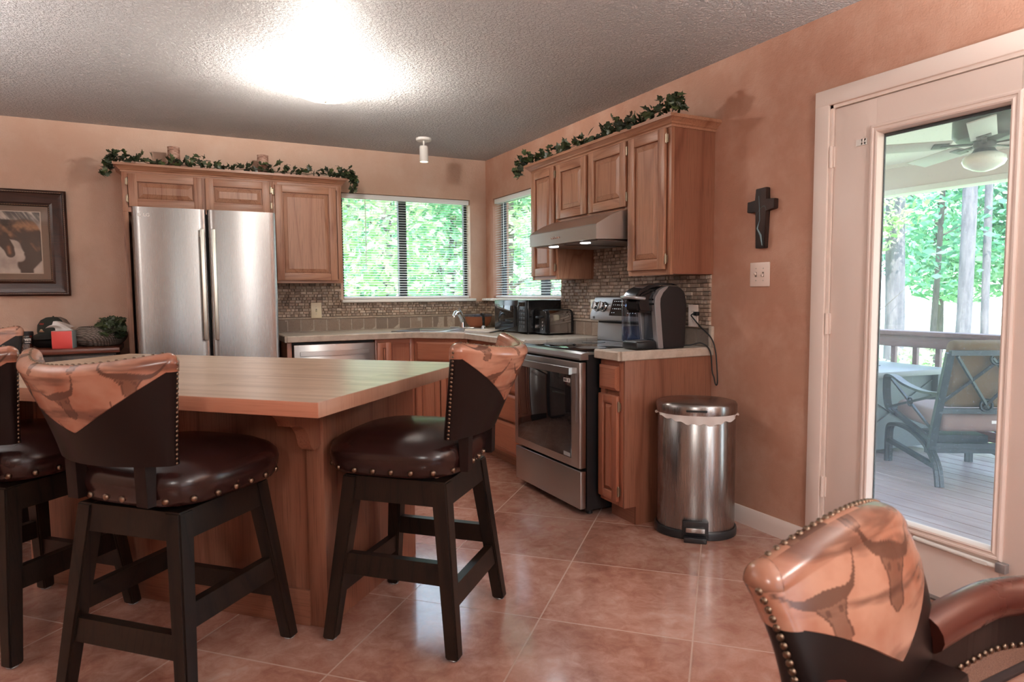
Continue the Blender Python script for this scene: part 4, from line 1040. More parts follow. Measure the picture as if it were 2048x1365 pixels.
# ================================================================= outlets and switches
def plate(name, label, loc, rz, w, h, kind, mat, cat='outlet'):
    t = thing(name, label, cat, loc, rz)
    b = MB(); b.box(-w/2, w/2, -.006, 0, -h/2, h/2, .003, 2); p = b.build('cover_plate', mat, t)
    if kind == 'outlet':
        for z in (-.021, .021):
            b = MB(); b.lathe([(.0165, 0), (.0165, .0015), (0, .0015)], 20, M=Matrix.Translation((0, -.006, z)) @ Matrix.Rotation(PI/2, 4, 'X')); f = b.build('socket', mat, p)
            b = MB()
            for x in (-.006, .006): b.box(x-.001, x+.001, -.0079, -.0074, z-.002, z+.007)
            b.lathe([(.0022, 0), (0, .0002)], 8, M=Matrix.Translation((0, -.0077, z-.008)) @ Matrix.Rotation(PI/2, 4, 'X')); b.build('slot', BLACKM, f, ang=0)
    else:
        n = 2 if kind == 'double' else 1
        for k in range(n):
            x = (k-(n-1)/2)*.046; up = 1 if (kind == 'double' and k == 0) else -1
            b = MB(); b.box(x-.005, x+.005, -.0075, -.0055, -.012, .012); sl_ = b.build('toggle_slot', plain('toggle_shadow', (.20, .15, .12), .6) if not bpy.data.materials.get('toggle_shadow') else bpy.data.materials['toggle_shadow'], p, ang=0)
            b = MB(); b.bar((x, -.006, 0), (x, -.018, .008*up), .008, .010); b.build('toggle', mat, p, ang=0)
            for z in (-.030, .030): b = MB(); b.lathe([(.003, 0), (.0025, .001), (0, .001)], 10, M=Matrix.Translation((x, -.006, z)) @ Matrix.Rotation(PI/2, 4, 'X')); b.build('screw', NICKEL, p)
    return t
plate('light_switch', 'almond double light switch on the wall below the wooden cross', (-.0005, -3.241, 1.303), -PI/2, .124, .121, 'double', PEACHP, 'light switch')
plate('wall_outlet', 'cream wall outlet with the black plug right of the coffee maker', (-.020, -2.790, 1.084), -PI/2, .076, .124, 'outlet', PEACHP)
plate('light_switch', 'cream single light switch on the stone splash below the left wall cabinet', (-1.568, -.020, 1.088), 0, .086, .128, 'single', CREAM, 'light switch')
plate('wall_outlet', 'cream wall outlet on the stone splash between toaster and range', (-.020, -1.80, 1.115), -PI/2, .072, .115, 'outlet', CREAM)
# ================================================================= sink, faucet, sprayer, bowl
Ms = Matrix.Translation((-.585, -.585, .9145)) @ Matrix.Rotation(-PI/4, 4, 'Z')
t = thing('sink', 'stainless steel double bowl sink in the counter corner', 'sink', (-.585, -.585, .9145), -PI/4)
b = MB(); sw, sd_ = .42, .27
for x0, x1, y0, y1 in ((-sw, sw, -sd_, -sd_+.04), (-sw, sw, sd_-.09, sd_), (-sw, -sw+.035, -sd_+.04, sd_-.09), (sw-.035, sw, -sd_+.04, sd_-.09), (-.02, .02, -sd_+.04, sd_-.09)): b.box(x0, x1, y0, y1, -.001, .007, .0015)
b.build('rim', STEEL, t)
for x0, x1 in ((-sw+.033, -.018), (.018, sw-.033)):
    b = MB(); rings = []
    for ins, z in ((0, .003), (.012, -.006), (.02, -.035)):
        rings.append([b.bm.verts.new(p) for p in ((x0+ins, -sd_+.038+ins, z), (x1-ins, -sd_+.038+ins, z), (x1-ins, sd_-.088-ins, z), (x0+ins, sd_-.088-ins, z))])
    for A, B in zip(rings, rings[1:]):
        for i in range(4): b.bm.faces.new((A[i], A[(i+1) % 4], B[(i+1) % 4], B[i]))
    b.bm.faces.new(rings[-1]); b.build('bowl', STEEL, t, ang=30)
t = thing('faucet', 'chrome single lever kitchen faucet behind the corner sink', 'faucet', (-.426, -.426, .9215), -PI/4)
b = MB(); b.box(-.11, .11, -.025, .025, 0, .012, .006, 3); b.build('base_plate', CHROME, t)
b = MB(); b.lathe([(.027, .010), (.026, .03), (.023, .07), (.020, .09), (0, .095)], 20); b.build('column', CHROME, t)
b = MB(); b.tube(cr([(0, -.005, .055), (0, -.045, .10), (0, -.10, .135), (0, -.155, .135), (0, -.185, .118), (0, -.19, .100)]), [.019]*20+[.016]*6, 12); b.build('spout', CHROME, t, ang=60)
b = MB(); b.tube(cr([(0, .0, .092), (0, -.012, .118), (.0, -.045, .150), (.0, -.075, .168)]), .011, 10); b.build('lever', CHROME, t, ang=60)
t = thing('sink_sprayer', 'black pull-out sink sprayer standing right of the faucet', 'sprayer', (-.275, -.520, .9215), -PI/4)
b = MB(); b.lathe([(.022, 0), (.020, .012), (.014, .020), (.013, .024)], 18); b.build('collar', CHROME, t)
b = MB(); b.tube(cr([(0, 0, .018), (0, .0, .06), (0, -.004, .095), (0, -.025, .118), (0, -.045, .118)]), [.011]*7+[.012]*6+[.013]*6+[.012]*6, 12); b.build('spray_head', BLACKG, t, ang=60)
b = MB(); b.bar((0, .012, .105), (0, .020, .065), .010, .006); b.build('trigger', BLACK, t)
t = thing('mixing_bowl', 'copper coloured bowl with a clear rim behind the faucet', 'bowl', (-.185, -.215, .9150), 0)
b = MB(); b.lathe([(.0, 0), (.07, 0), (.095, .02), (.115, .055), (.124, .098), (.121, .098), (.111, .056), (.09, .024), (.0, .006)], 40); b.build('bowl_body', plain('copper_bowl', (.42, .15, .085), .22, .35), t, ang=50)
b = MB(); b.lathe([(.1245, .098), (.127, .118), (.1245, .118), (.1215, .098)], 40); b.build('bowl_rim', CLEAR, t, ang=50)
# ================================================================= console and things on it
t = thing('console_table', 'dark red-brown console along the back wall left of the refrigerator', 'console table', (-3.62, 0, 0), 0)
b = MB(); b.box(-1.0, .665, -.46, -.004, .838, .872, .005); b.build('top', CONSOLE, t)
b = MB(); b.box(-.97, .640, -.42, -.006, .06, .838); b.build('case', ESPRESSO, t, ang=0)
for x0, x1 in ((-.95, -.42), (-.41, .11), (.12, .625)): b = MB(); b.box(x0, x1, -.440, -.421, .10, .825, .004); b.build('door', ESPRESSO, t)
b = MB(); b.box(-.95, .62, -.40, -.02, 0, .06); b.build('plinth', BLACKM, t, ang=0)
t = thing('tumbler', 'short steel tumbler with black lid and label on the console', 'tumbler', (-3.492, -.30, .8725), math.radians(-8))
b = MB(); b.lathe([(.0, 0), (.033, 0), (.036, .006), (.0385, .088), (.039, .092), (.036, .092)], 36); b.build('body', STEELZ, t, ang=40)
b = MB(); b.lathe([(.040, .090), (.041, .094), (.041, .113), (.037, .117), (.0, .116)], 36); b.build('lid', BLACK, t, ang=40)
def wrap(me, R):
    for v in me.vertices:
        a = v.co.x/R; rr = R + v.co.z; v.co = Vector((rr*math.sin(a), -rr*math.cos(a), v.co.y))
    return me
b = MB(); b.grid(lambda u, v: ((R_:=.0389)*math.sin(-.15+1.25*u), -R_*math.cos(-.15+1.25*u), .036+.042*v), 14, 1); lb = b.build('label', BLACK, t)
for txt, sz, z, bd_ in (('YETI', .0185, .063, .0012), ('RAMBLER', .0075, .046, .0003)):
    me = wrap(text_mesh(txt, sz, .0003, bold=bd_), .0392); me.materials.clear(); me.materials.append(WHITE); o = link('label_letters', me, lb, (0, 0, z), (0, 0, .47))
b = MB(); b.grid(lambda u, v: (.0391*math.sin(-.62+.30*u), -.0391*math.cos(-.62+.30*u), .036+.042*v), 6, 1); b.build('label', BLACK, t)
t = thing('tissue_box', 'coral red tissue box with a white tissue pulled up on the console', 'tissue box', (-3.280, -.335, .8725), math.radians(-6))
b = MB(); b.box(-.058, .058, -.058, .058, 0, .116, .002); b.build('carton', REDC, t)
b = MB(); b.box(.0575, .0590, -.057, .057, .001, .115); b.build('printed_side', plain('pale_blue_print', (.45, .55, .56), .5), t, ang=0)
b = MB(); b.box(-.058, .058, -.058, .058, .1155, .1172); b.build('carton_top', plain('grey_print', (.42, .40, .38), .5), t, ang=0)
def tis(u, v):
    x = -.045 + .10*u + .02*math.sin(v*4+u*3)*v; z = .116 + v*(.030+.045*math.sin(PI*(.15+.8*u))) - (.03*(v**3))*(1 if u < .3 else .3)
    return (x - .02*v*(1-u)*1.6, .012*math.sin(u*9+v*4)*(.3+v) - .030*v*v, z)
b = MB(); b.grid(tis, 24, 12); b.build('tissue', PAPER, t, ang=60)
t = thing('plant_basket', 'round woven grey basket with trailing dark leaves next to the refrigerator panel', 'basket', (-3.083, -.19, .8725), 0)
def m_weave():
    s = NT('woven_rope'); wv = s.n('TexWave', dict(bands_direction='Z'), Vector=s.coord(), Scale=26, Distortion=.4); w2 = s.n('TexWave', dict(bands_direction='DIAGONAL'), Vector=s.coord(), Scale=30, Distortion=2)
    f = s.math('MULTIPLY', wv.outputs['Fac'], w2.outputs['Fac'])
    return s.bsdf(Base_Color=s.ramp(f, [(.05, (.10, .075, .06)), (.5, (.42, .34, .29))]), Roughness=.75, Normal=s.bump(f, .8, .006))
b = MB(); prof = [(.0, 0), (.085, .0)]
for i in range(11): a = i/10; prof.append((.105 + .062*math.sin(PI*(.08+.80*a)), .004 + .128*a))
prof += [(.118, .134), (.10, .10), (0, .08)]
b.lathe(prof, 40); b.build('woven_basket', m_weave(), t, ang=60)
def ivy_leaf(b, p, nrm, size, spin):
    q = Vector(nrm).normalized().to_track_quat('Z', 'Y').to_matrix().to_4x4() @ Matrix.Rotation(spin, 4, 'Z'); M = Matrix.Translation(p) @ q @ Matrix.Scale(size, 4)
    out = [(0, -.45), (.22, -.52), (.42, -.30), (.30, -.10), (.52, .12), (.22, .16), (.0, .62), (-.22, .16), (-.52, .12), (-.30, -.10), (-.42, -.30), (-.22, -.52)]
    c = b.bm.verts.new(M @ Vector((0, -.1, .0))); vs = [b.bm.verts.new(M @ Vector((x, y, .10*abs(x)*2-.12*y*y))) for x, y in out]
    for i in range(12): b.bm.faces.new((c, vs[i], vs[(i+1) % 12]))
b = MB(); rnd = random.Random(21); v_ = MB()
for k in range(24):
    a = rnd.uniform(-2.0, .7); L = rnd.uniform(.09, .21); p0 = Vector((.03, -.02, .11)); pts = []
    for j in range(6):
        u = j/5; pts.append(p0 + Vector((math.cos(a)*L*u*1.0+.02*u, math.sin(a)*L*u*.8-.02*u, .075*math.sin(PI*u*.75) - .10*u*u*rnd.uniform(.4, 1.1))))
        pts[-1].x = min(pts[-1].x, .125)
        if j > 0:
            for _ in range(2): ivy_leaf(b, pts[-1] + Vector((rnd.uniform(-.02, .02), rnd.uniform(-.02, .02), rnd.uniform(0, .02))), (rnd.uniform(-.6, .6), rnd.uniform(-1, .1), rnd.uniform(.1, 1)), rnd.uniform(.040, .062), rnd.uniform(0, 6))
    v_.tube(pts, .0018, 5)
tag(b.build('leaves', IVYL, t, ang=0), kind='stuff'); v_.build('stems', IVY, t)
t = thing('baseball_cap', 'dark green and grey trucker cap with a small badge behind the tissue box', 'cap', (-3.362, -.118, .9275), math.radians(-38))
b = MB(); b.lathe([(.088, .03), (.092, .055), (.088, .095), (.070, .128), (.040, .146), (0, .150)], 30, shape=lambda a: (math.cos(a), math.sin(a)*1.1)); cp_ = b.build('crown', plain('cap_fabric', (.022, .025, .018), .8), t, ang=60)
b = MB(); b.grid(lambda u, v: ((.092+.003)*math.sin(.35+1.5*u), (.092+.003)*1.1*math.cos(.35+1.5*u), .035+.09*v), 8, 2) if False else b.lathe([(.0935, .03), (.0945, .055), (.0905, .095), (.0725, .129), (.042, .1475)], 30, shape=lambda a: (math.cos(a), max(math.sin(a), -.05)*1.1)); b.build('mesh_back', plain('cap_mesh', (.20, .16, .13), .8), t, ang=60)
def brim(u, v):
    a = PI + PI*u; r = .092 + .075*v*math.sin(PI*u)**.6
    return (r*math.cos(a)*.98, r*math.sin(a)*1.1, .036 - .030*v*math.sin(PI*u) - .012*abs(math.cos(a))*v)
b = MB(); b.grid(brim, 20, 5); b.build('brim', plain('cap_brim', (.014, .014, .012), .8), t, ang=60)
b = MB(); b.lathe([(0, .150), (.006, .150), (.004, .155), (0, .156)], 10); b.build('top_button', bpy.data.materials['cap_fabric'], t)
b = MB(); b.grid(lambda u, v: (.060*(u-.5), -.1035+.004*((u-.5)*2)**2*3-.0+.030*v*v, .050+.042*v), 6, 5); bg_ = b.build('badge', plain('badge_fabric', (.36, .17, .10), .8), t)
b = MB(); b.grid(lambda u, v: (.046*(u-.5), -.1045+.004*((u-.5)*2)**2*3+.030*(.25+.5*v)**2-.001, .061+.020*v), 6, 4); b.build('badge_patch', plain('badge_patch', (.55, .40, .25), .8), bg_)
o = text_obj('badge_letters', 'OLD', .016, plain('red_thread', (.45, .06, .04), .7), bg_, (0, -.094, .104), (PI/2-.45, 0, 0), .0005)
t = thing('black_pouch', 'soft black pouch under the trucker cap on the console', 'pouch', (-3.375, -.125, .8725), math.radians(-10))
b = MB(); b.lathe([(0, 0), (.085, 0), (.105, .012), (.108, .045), (.098, .072), (.07, .082), (0, .084)], 32, shape=lambda a: (seat_shape(a, 2.8)[0], seat_shape(a, 2.8)[1]*.80)); b.build('pouch_body', BLACKM, t, ang=60)
b = MB(); b.tube(cr([(-.10, -.05, .05), (-.15, -.06, .03), (-.17, -.05, .008), (-.13, -.08, .006)]), .004, 8); b.build('pouch_strap', BLACKM, t, ang=60)
# ================================================================= wall decor
t = thing('picture_frame', 'dark wooden framed horse picture on the back wall at the left', 'picture', (-3.262, 0, 1.587), 0)
FW, FH = 1.02, .728
prof = [(0, -.004), (0, -.034), (.010, -.042), (.020, -.040), (.024, -.034), (.055, -.026), (.085, -.020), (.094, -.024), (.100, -.026), (.108, -.022), (.112, -.012), (.112, -.004)]
b = MB(); rings = []
for ins, y in prof: rings.append([b.bm.verts.new(p) for p in ((-FW+ins, y, -FH/2+ins), (-ins, y, -FH/2+ins), (-ins, y, FH/2-ins), (-FW+ins, y, FH/2-ins))])
for A, B in zip(rings, rings[1:] + rings[:1]):
    for i in range(4): b.bm.faces.new((A[i], A[(i+1) % 4], B[(i+1) % 4], B[i]))
FRM = m_wood('dark_frame_wood', 'X', (.010, .004, .003), (.022, .008, .005), (.05, .016, .009), rough=.28)
fr = b.build('frame_molding', FRM, t, ang=20)
for ins in (.016, .104):
    b = MB(); y = -.042 if ins < .05 else -.0265
    rnd = random.Random(4); k = int((FW-2*ins)/.014)
    for z in (-FH/2+ins, FH/2-ins):
        for i in range(k): b.box(-FW+ins+i*.014, -FW+ins+i*.014+.009, y-.0015, y+.002, z-.0018, z+.0018)
    for i in range(int((FH-2*ins)/.014)): b.box(-ins-.0018, -ins+.0018, y-.0015, y+.002, -FH/2+ins+i*.014, -FH/2+ins+i*.014+.009)
    b.build('beading', plain('worn_gilt', (.16, .085, .045), .4, .4) if not bpy.data.materials.get('worn_gilt') else bpy.data.materials['worn_gilt'], fr, ang=0)
b = MB(); b.box(-FW+.11, -.11, -.010, -.006, -FH/2+.11, FH/2-.11); b.build('mat_board', plain('taupe_mat', (.19, .125, .088), .8), t, ang=0)
ix0, ix1, iz0, iz1 = -FW+.185, -.160, -.205, .212
b = MB(); b.box(ix0-.006, ix1+.006, -.0112, -.0100, iz0-.006, iz1+.006); b.build('mat_line', plain('pale_mat_edge', (.55, .45, .36), .7), t, ang=0)
pic = None
b = MB(); lay = b.bm.verts.layers.float_color.new('Col'); b.grid(lambda u, v: (ix0+(ix1-ix0)*u, -.0122, iz0+(iz1-iz0)*v), 220, 130)
def seg(px, pz, a, c, r0, r1):
    ax, az = a; cx, cz = c; dx, dz = cx-ax, cz-az; tt = max(0, min(1, ((px-ax)*dx+(pz-az)*dz)/(dx*dx+dz*dz))); return math.hypot(px-ax-tt*dx, pz-az-tt*dz) - (r0+(r1-r0)*tt)
def sst(a, b_, x): x = max(0, min(1, (x-a)/(b_-a))); return x*x*(3-2*x)
for v in b.bm.verts:
    x, z = v.co.x - ix1, v.co.z       # x: 0 at right edge, negative leftwards
    n = .45*mnoise.fractal(Vector((x*11, z*11, 2)), 1, 2, 5); n2 = .5*mnoise.fractal(Vector((x*40+z*26, z*7, 5)), 1, 2, 4)
    c = Vector((.60, .52, .45)).lerp(Vector((.36, .29, .25)), sst(-.3, .5, n))
    body = min(seg(x, z, (-.02, -.05), (-.09, .08), .075, .085), seg(x, z, (-.09, .08), (-.25, .10), .075, .06), seg(x, z, (-.02, -.05), (-.09, -.15), .06, .05), seg(x, z, (-.09, -.15), (-.085, -.25), .04, .035))
    gap = seg(x, z, (-.155, -.02), (-.125, -.10), .035, .028)
    head = min(seg(x, z, (-.24, .06), (-.185, -.035), .045, .032), seg(x, z, (-.185, -.035), (-.175, -.075), .030, .026))
    k = max(sst(.006, -.006, body)*sst(-.004, .008, gap), sst(.004, -.004, head))
    horse = Vector((.035, .018, .012)).lerp(Vector((.40, .20, .10)), sst(.0, .55, n + (z*2.4-.05) + .3*n2))
    horse = horse.lerp(Vector((.36, .15, .07)), sst(.002, -.02, seg(x, z, (-.185, -.03), (-.180, -.07), .016, .016))*.8)
    c = c.lerp(horse, k)
    mane = sst(.05, .12, z + .10*n2 - .02*abs(x+.15)/.15) * sst(-.2, .25, n2+.1)
    c = c.lerp(Vector((.022, .016, .012)), mane*.9*sst(.10, .17, z))
    wisp = sst(.25, .6, n2) * sst(.05, .0, abs(z-.0)) * sst(.05, .0, abs(x+.13)); c = c.lerp(Vector((.05, .03, .02)), wisp*.8)
    v[lay] = (c.x, c.y, c.z, 1)
s = NT('horse_print'); at = s.n('Attribute', dict(attribute_name='Col')); s.bsdf(Base_Color=at.outputs['Color'], Roughness=.6)
b.build('horse_print', s.m, t, ang=0)
b = MB(); b.box(-FW+.108, -.108, -.0160, -.0150, -FH/2+.108, FH/2-.108); b.build('glazing', GLASS, t, ang=0)
# cross: local frame of the right wall
t = thing('wall_cross', 'dark brown wooden cross on the wall above the light switch', 'cross', (-.0005, -3.262, 1.57), -PI/2)
def m_cross():
    s = NT('cross_wood'); n1 = noise(s, s.coord(scale=(1, 1, .2)), 22, 4); wv = s.n('TexNoise', Vector=s.coord(scale=(1, 1, .35)), Scale=5, Detail=2); d = s.math('ABSOLUTE', s.math('SUBTRACT', wv.outputs[0], .56))
    col = s.ramp(n1, [(.35, (.010, .0055, .0045)), (.65, (.038, .018, .013))])
    return s.bsdf(Base_Color=s.mix(s.ramp(d, [(.001, (.6, .6, .6)), (.004, (0, 0, 0))]), col, (.08, .13, .14)), Roughness=.5, Specular_IOR_Level=.3)
CW_ = m_cross()
b = MB()
pts = [(-.030, -.138), (.026, -.138), (.030, .045), (.083, .050), (.083, .098), (.030, .098), (.032, .158), (-.034, .155), (-.034, .098), (-.086, .096), (-.088, .044), (-.030, .044)]
b.prism(pts, 'Y', -.030, 0); bmesh.ops.bevel(b.bm, geom=b.bm.edges[:], offset=.0025, segments=2, affect='EDGES'); b.build('cross_body', CW_, t)
b = MB(); b.tube([(-.012, -.031, .12), (-.006, -.0315, .06), (-.004, -.031, .0), (-.018, -.031, -.04), (.004, -.031, -.075), (.014, -.031, -.125)], [.001, .0012, .0014, .004, .0055, .0025], 6); b.build('turquoise_inlay', plain('turquoise_resin', (.12, .19, .21), .3), t, ang=60)
# ================================================================= ivy garlands and candles on the cabinets
def garland(label, pts, n, seed, group):
    t = thing('ivy_garland', label, 'ivy garland', (0, 0, 0), 0, group); P = cr(pts, 8); rnd = random.Random(seed)
    v_ = MB(); v_.tube([p + Vector((rnd.uniform(-.008, .008), rnd.uniform(-.008, .008), rnd.uniform(0, .012))) for p in P], .0022, 6); v_.build('vine', IVY, t)
    b = MB()
    for i in range(n):
        f = (i + rnd.random())/n*(len(P)-1); k = min(int(f), len(P)-2); p = P[k].lerp(P[k+1], f-k)
        cl = .5+.5*math.sin(f*1.9+seed)
        q = p + Vector((rnd.uniform(-.035, .035), rnd.uniform(-.035, .035), rnd.uniform(.0, .022+.055*cl)))
        ivy_leaf(b, q, (rnd.uniform(-.8, .8), rnd.uniform(-1, .4), rnd.uniform(-.1, 1)), rnd.uniform(.034, .058), rnd.uniform(0, 6))
    tag(b.build('leaves', IVYL, t, ang=0), kind='stuff'); return t
zt = UT+.048
garland('ivy garland with dark leaves along the top of the refrigerator cabinets', [(-2.99, -.25, zt-.09), (-2.975, -.26, zt+.01), (-2.88, -.27, zt+.015), (-2.65, -.25, zt+.012), (-2.45, -.29, zt+.014), (-2.25, -.26, zt+.01), (-2.0, -.30, zt+.015), (-1.75, -.27, zt+.01), (-1.5, -.31, zt+.015), (-1.40, -.33, zt+.01), (-1.335, -.36, zt+.0), (-1.325, -.365, zt-.04), (-1.327, -.365, zt-.12)], 300, 3, 'ivy garlands')
garland('ivy garland with dark leaves along the top of the hood side cabinets', [(-.38, -1.355, zt-.10), (-.365, -1.36, zt+.0), (-.32, -1.45, zt+.015), (-.29, -1.7, zt+.012), (-.31, -1.95, zt+.014), (-.28, -2.2, zt+.012), (-.32, -2.45, zt+.015), (-.33, -2.6, zt+.0), (-.31, -2.75, zt+.02), (-.27, -2.90, zt+.05), (-.27, -2.915, zt+.02)], 290, 8, 'ivy garlands')
BIRCH = None
def m_birch():
    s = NT('birch_candle'); n1 = noise(s, s.coord(scale=(1, 1, 4)), 14, 5, .7); return s.bsdf(Base_Color=s.ramp(n1, [(.36, (.14, .06, .045)), (.48, (.40, .22, .16)), (.62, (.58, .40, .32))]), Roughness=.7, Normal=s.bump(n1, .5, .005))
BIRCH = m_birch()
for x, lab, h in ((-2.575, 'birch bark pillar candle in the ivy, left of the pair above the refrigerator', .155), (-1.968, 'birch bark pillar candle in the ivy, right of the pair above the refrigerator', .150)):
    t = thing('pillar_candle', lab, 'candle', (x, -.19, zt-.001), 0, 'birch bark candles')
    b = MB(); b.lathe([(0, 0), (.040, 0), (.041, .01), (.040, h-.008), (.042, h), (.034, h-.004), (.030, h-.022), (0, h-.024)], 24); b.build('bark', BIRCH, t, ang=40)
    b = MB(); b.tube([(0, 0, h-.026), (.001, 0, h-.01)], .0014, 6); b.build('wick', BLACKM, t)
# ================================================================= ceiling lights
WARM = (1.0, .94, .86)
t = thing('ceiling_light', 'square frosted glass ceiling light glowing in the middle of the ceiling', 'ceiling light', (-1.82, -1.77, H), math.radians(17))
b = MB(); b.lathe([(.06, 0), (.06, -.020), (.02, -.022), (.0, -.022)], 24); b.build('canopy', WHITE, t)
def m_shade():
    s = NT('glowing_frosted_glass'); e = s.n('Emission', Color=(1.0, .84, .68), Strength=1.6); g = s.n('BsdfPrincipled', Base_Color=(.8, .7, .6), Roughness=.4); a = s.n('AddShader'); s.put(a.inputs[0], e); s.put(a.inputs[1], g); tr_ = s.n('BsdfTransparent'); mx = s.n('MixShader'); s.put(mx.inputs[0], .5); s.put(mx.inputs[1], a); s.put(mx.inputs[2], tr_); s.t.links.new(mx.outputs[0], s.out.inputs[0]); return s.m
def shade(u, v):
    x, y = (u-.5)*.30, (v-.5)*.30; r = max(abs(x), abs(y))/.15; d = math.hypot(x, y)/.212
    return (x, y, -.135 + .055*d*d)
b = MB(); b.grid(shade, 16, 16); b.grid(lambda u, v: Vector(shade(u, v)) + Vector((0, 0, .005)), 16, 16); b.build('glass_shade', m_shade(), t, ang=60)
b = MB(); b.lathe([(0, -.147), (.006, -.145), (.008, -.139), (.008, -.132)], 12); b.build('finial', NICKEL, t)
add_light('bulb', 'POINT', (0.06, 0, -.092), 31, WARM, t, shadow_soft_size=.025); add_light('bulb', 'POINT', (-.06, 0, -.092), 31, WARM, t, shadow_soft_size=.025)

t = thing('spot_light', 'white cylinder spotlight hanging from the ceiling near the sink window', 'spotlight', (-.815, -.600, H), 0)
b = MB(); b.lathe([(0, 0), (.062, 0), (.062, -.014), (.056, -.020), (0, -.020)], 30); b.build('canopy', WHITE, t)
b = MB(); b.tube([(0, 0, -.015), (0, 0, -.066)], .007, 10); b.build('stem', WHITE, t)
b = MB(); b.lathe([(.0, -.058), (.030, -.060), (.034, -.064), (.034, -.182), (.031, -.182), (.030, -.168)], 30); b.build('shade', WHITE, t, ang=40)
b = MB(); b.lathe([(0, -.174), (.030, -.174), (.030, -.170), (0, -.170)], 24); b.build('lamp_face', m_emit('warm_lamp_face', (1, .82, .5), 12), t)
add_light('spot_bulb', 'SPOT', (0, 0, -.185), 16, (1, .83, .58), t, (0, 0, 0), spot_size=1.9, spot_blend=.7, shadow_soft_size=.03)
# unseen lights added to brighten the kitchen: ceiling fixtures behind the camera, floor uplights
for x, y, p in ((-3.9, -6.9, 55), (-1.4, -7.0, 65)):
    t = thing('ceiling_light', 'added unseen round fill light over the dining side of the room' + (' on the left' if x < -3 else ' on the right'), 'ceiling light', (x, y, H), 0)
    b = MB(); b.lathe([(.18, 0), (.18, -.03), (.15, -.075), (.08, -.10), (0, -.108)], 32); b.build('bowl_shade', bpy.data.materials['glowing_frosted_glass'], t, ang=50)
    add_light('fill_glow', 'POINT', (0, 0, -.32), p, (1, .97, .93), t, shadow_soft_size=.18)
for x, y, p, lab in ((-4.75, -2.7, 400, 'tall black uplight fill lamp added out of view left of the island'), (-.55, -5.75, 330, 'tall black uplight fill lamp added out of view beside the patio door wall')):
    t = thing('fill_floor_lamp', lab, 'fill lamp', (x, y, 0), 0)
    b = MB(); b.lathe([(.15, 0), (.15, .02), (.02, .03), (0, .03)], 28); b.build('base', BLACK, t)
    b = MB(); b.tube([(0, 0, .02), (0, 0, 1.60)], .014, 10); b.build('pole', BLACK, t)
    b = MB(); b.lathe([(.03, 1.58), (.10, 1.60), (.17, 1.65), (.175, 1.66), (.165, 1.655), (.09, 1.615), (0, 1.605)], 32); b.build('shade', BLACK, t, ang=60)
    add_light('uplight', 'SPOT', (0, 0, 1.66), p, (1, .97, .94), t, (PI, 0, 0), spot_size=2.9, spot_blend=.5, shadow_soft_size=.12)  # made-up lamp out of view, added to lift the ceiling and upper walls
# ================================================================= door mat
t = thing('door_mat', 'dark bordered brown mat on the floor in front of the patio door', 'mat', (-.42, -4.15, 0), math.radians(0))
def m_mat():
    s = NT('mat_fibre'); n1 = noise(s, s.coord(), 260, 3, .6); return s.bsdf(Base_Color=s.ramp(n1, [(.3, (.16, .075, .05)), (.7, (.32, .17, .12))]), Roughness=.95, Normal=s.bump(n1, .8, .004))
b = MB(); b.box(-.10, .38, -.40, .40, .001, .011); o = b.build('mat_pile', m_mat(), t, ang=0)
b = MB()
for x0, x1, y0, y1 in ((-.13, .40, -.43, -.40), (-.13, .40, .40, .43), (-.13, -.10, -.40, .40), (.38, .40, -.40, .40)): b.box(x0, x1, y0, y1, 0, .010, .002)
b.build('mat_border', plain('dark_mat_border', (.035, .020, .018), .8), t)
# ================================================================= porch and garden
DZ = -.05
def m_deck():
    s = NT('deck_wood'); n1 = noise(s, s.coord(scale=(1, .06, 1)), 20, 5, .65); n2 = noise(s, s.coord(), 3, 3)
    col = s.ramp(s.math('ADD', s.math('MULTIPLY', n1, .6), s.math('MULTIPLY', n2, .4)), [(.3, (.24, .175, .17)), (.55, (.38, .30, .295)), (.75, (.48, .40, .40))])
    return s.bsdf(Base_Color=col, Roughness=.42, Normal=s.bump(n1, .2, .003))
DECK = m_deck()
b = MB(); xx = .17
while xx < 3.1: b.box(xx, xx+.134, -8.0, -1.25, DZ-.03, DZ, .003, 1); xx += .140
o = struct(b.build('deck_floor', DECK, ang=0))
b = MB(); b.box(.17, 3.1, -8, -1.25, DZ-.30, DZ-.20); struct(b.build('deck_joist_frame', BLACKM, ang=0))
PORCH = plain('porch_ceiling_paint', (.80, .74, .73), .7)
b = MB(); b.box(.16, 3.35, -8.2, -1.5, 2.30, 2.36); struct(b.build('porch_ceiling', PORCH, ang=0))
b = MB(); b.box(2.96, 3.10, -8.2, -1.5, 2.085, 2.30); struct(b.build('porch_beam', plain('porch_beam_paint', (.62, .53, .51), .7), ang=0))
b = MB(); b.box(2.945, 3.115, -8.2, -1.5, 2.045, 2.090, .004); b.box(2.94, 2.965, -8.2, -1.5, 2.27, 2.30); struct(b.build('porch_beam_trim', plain('porch_trim_paint', (.70, .66, .63), .6)))
b = MB(); b.box(-8, .70, .16, .75, 2.42, 2.46); struct(b.build('roof_eave', PORCH, ang=0))
for y in (-7.6, -1.64): b = MB(); b.box(2.97, 3.09, y, y+.12, DZ, 2.05); struct(b.build('porch_post', plain('post_paint', (.30, .2, .19), .6) if y < 0 else bpy.data.materials['post_paint'], ang=0))
t = thing('deck_railing', 'dark red-brown wooden deck railing beyond the patio chair', 'railing', (0, 0, 0), 0)
b = MB(); b.box(2.93, 3.09, -7.48, -1.64, .835, .872, .004); b.build('top_rail', RAILWOOD, t)
b = MB(); b.box(2.955, 2.99, -7.48, -1.64, .735, .834, .003); b.build('upper_rail', RAILWOOD, t)
b = MB(); b.box(2.955, 2.99, -7.48, -1.64, .04, .12, .003); b.build('lower_rail', RAILWOOD, t)
bal = None
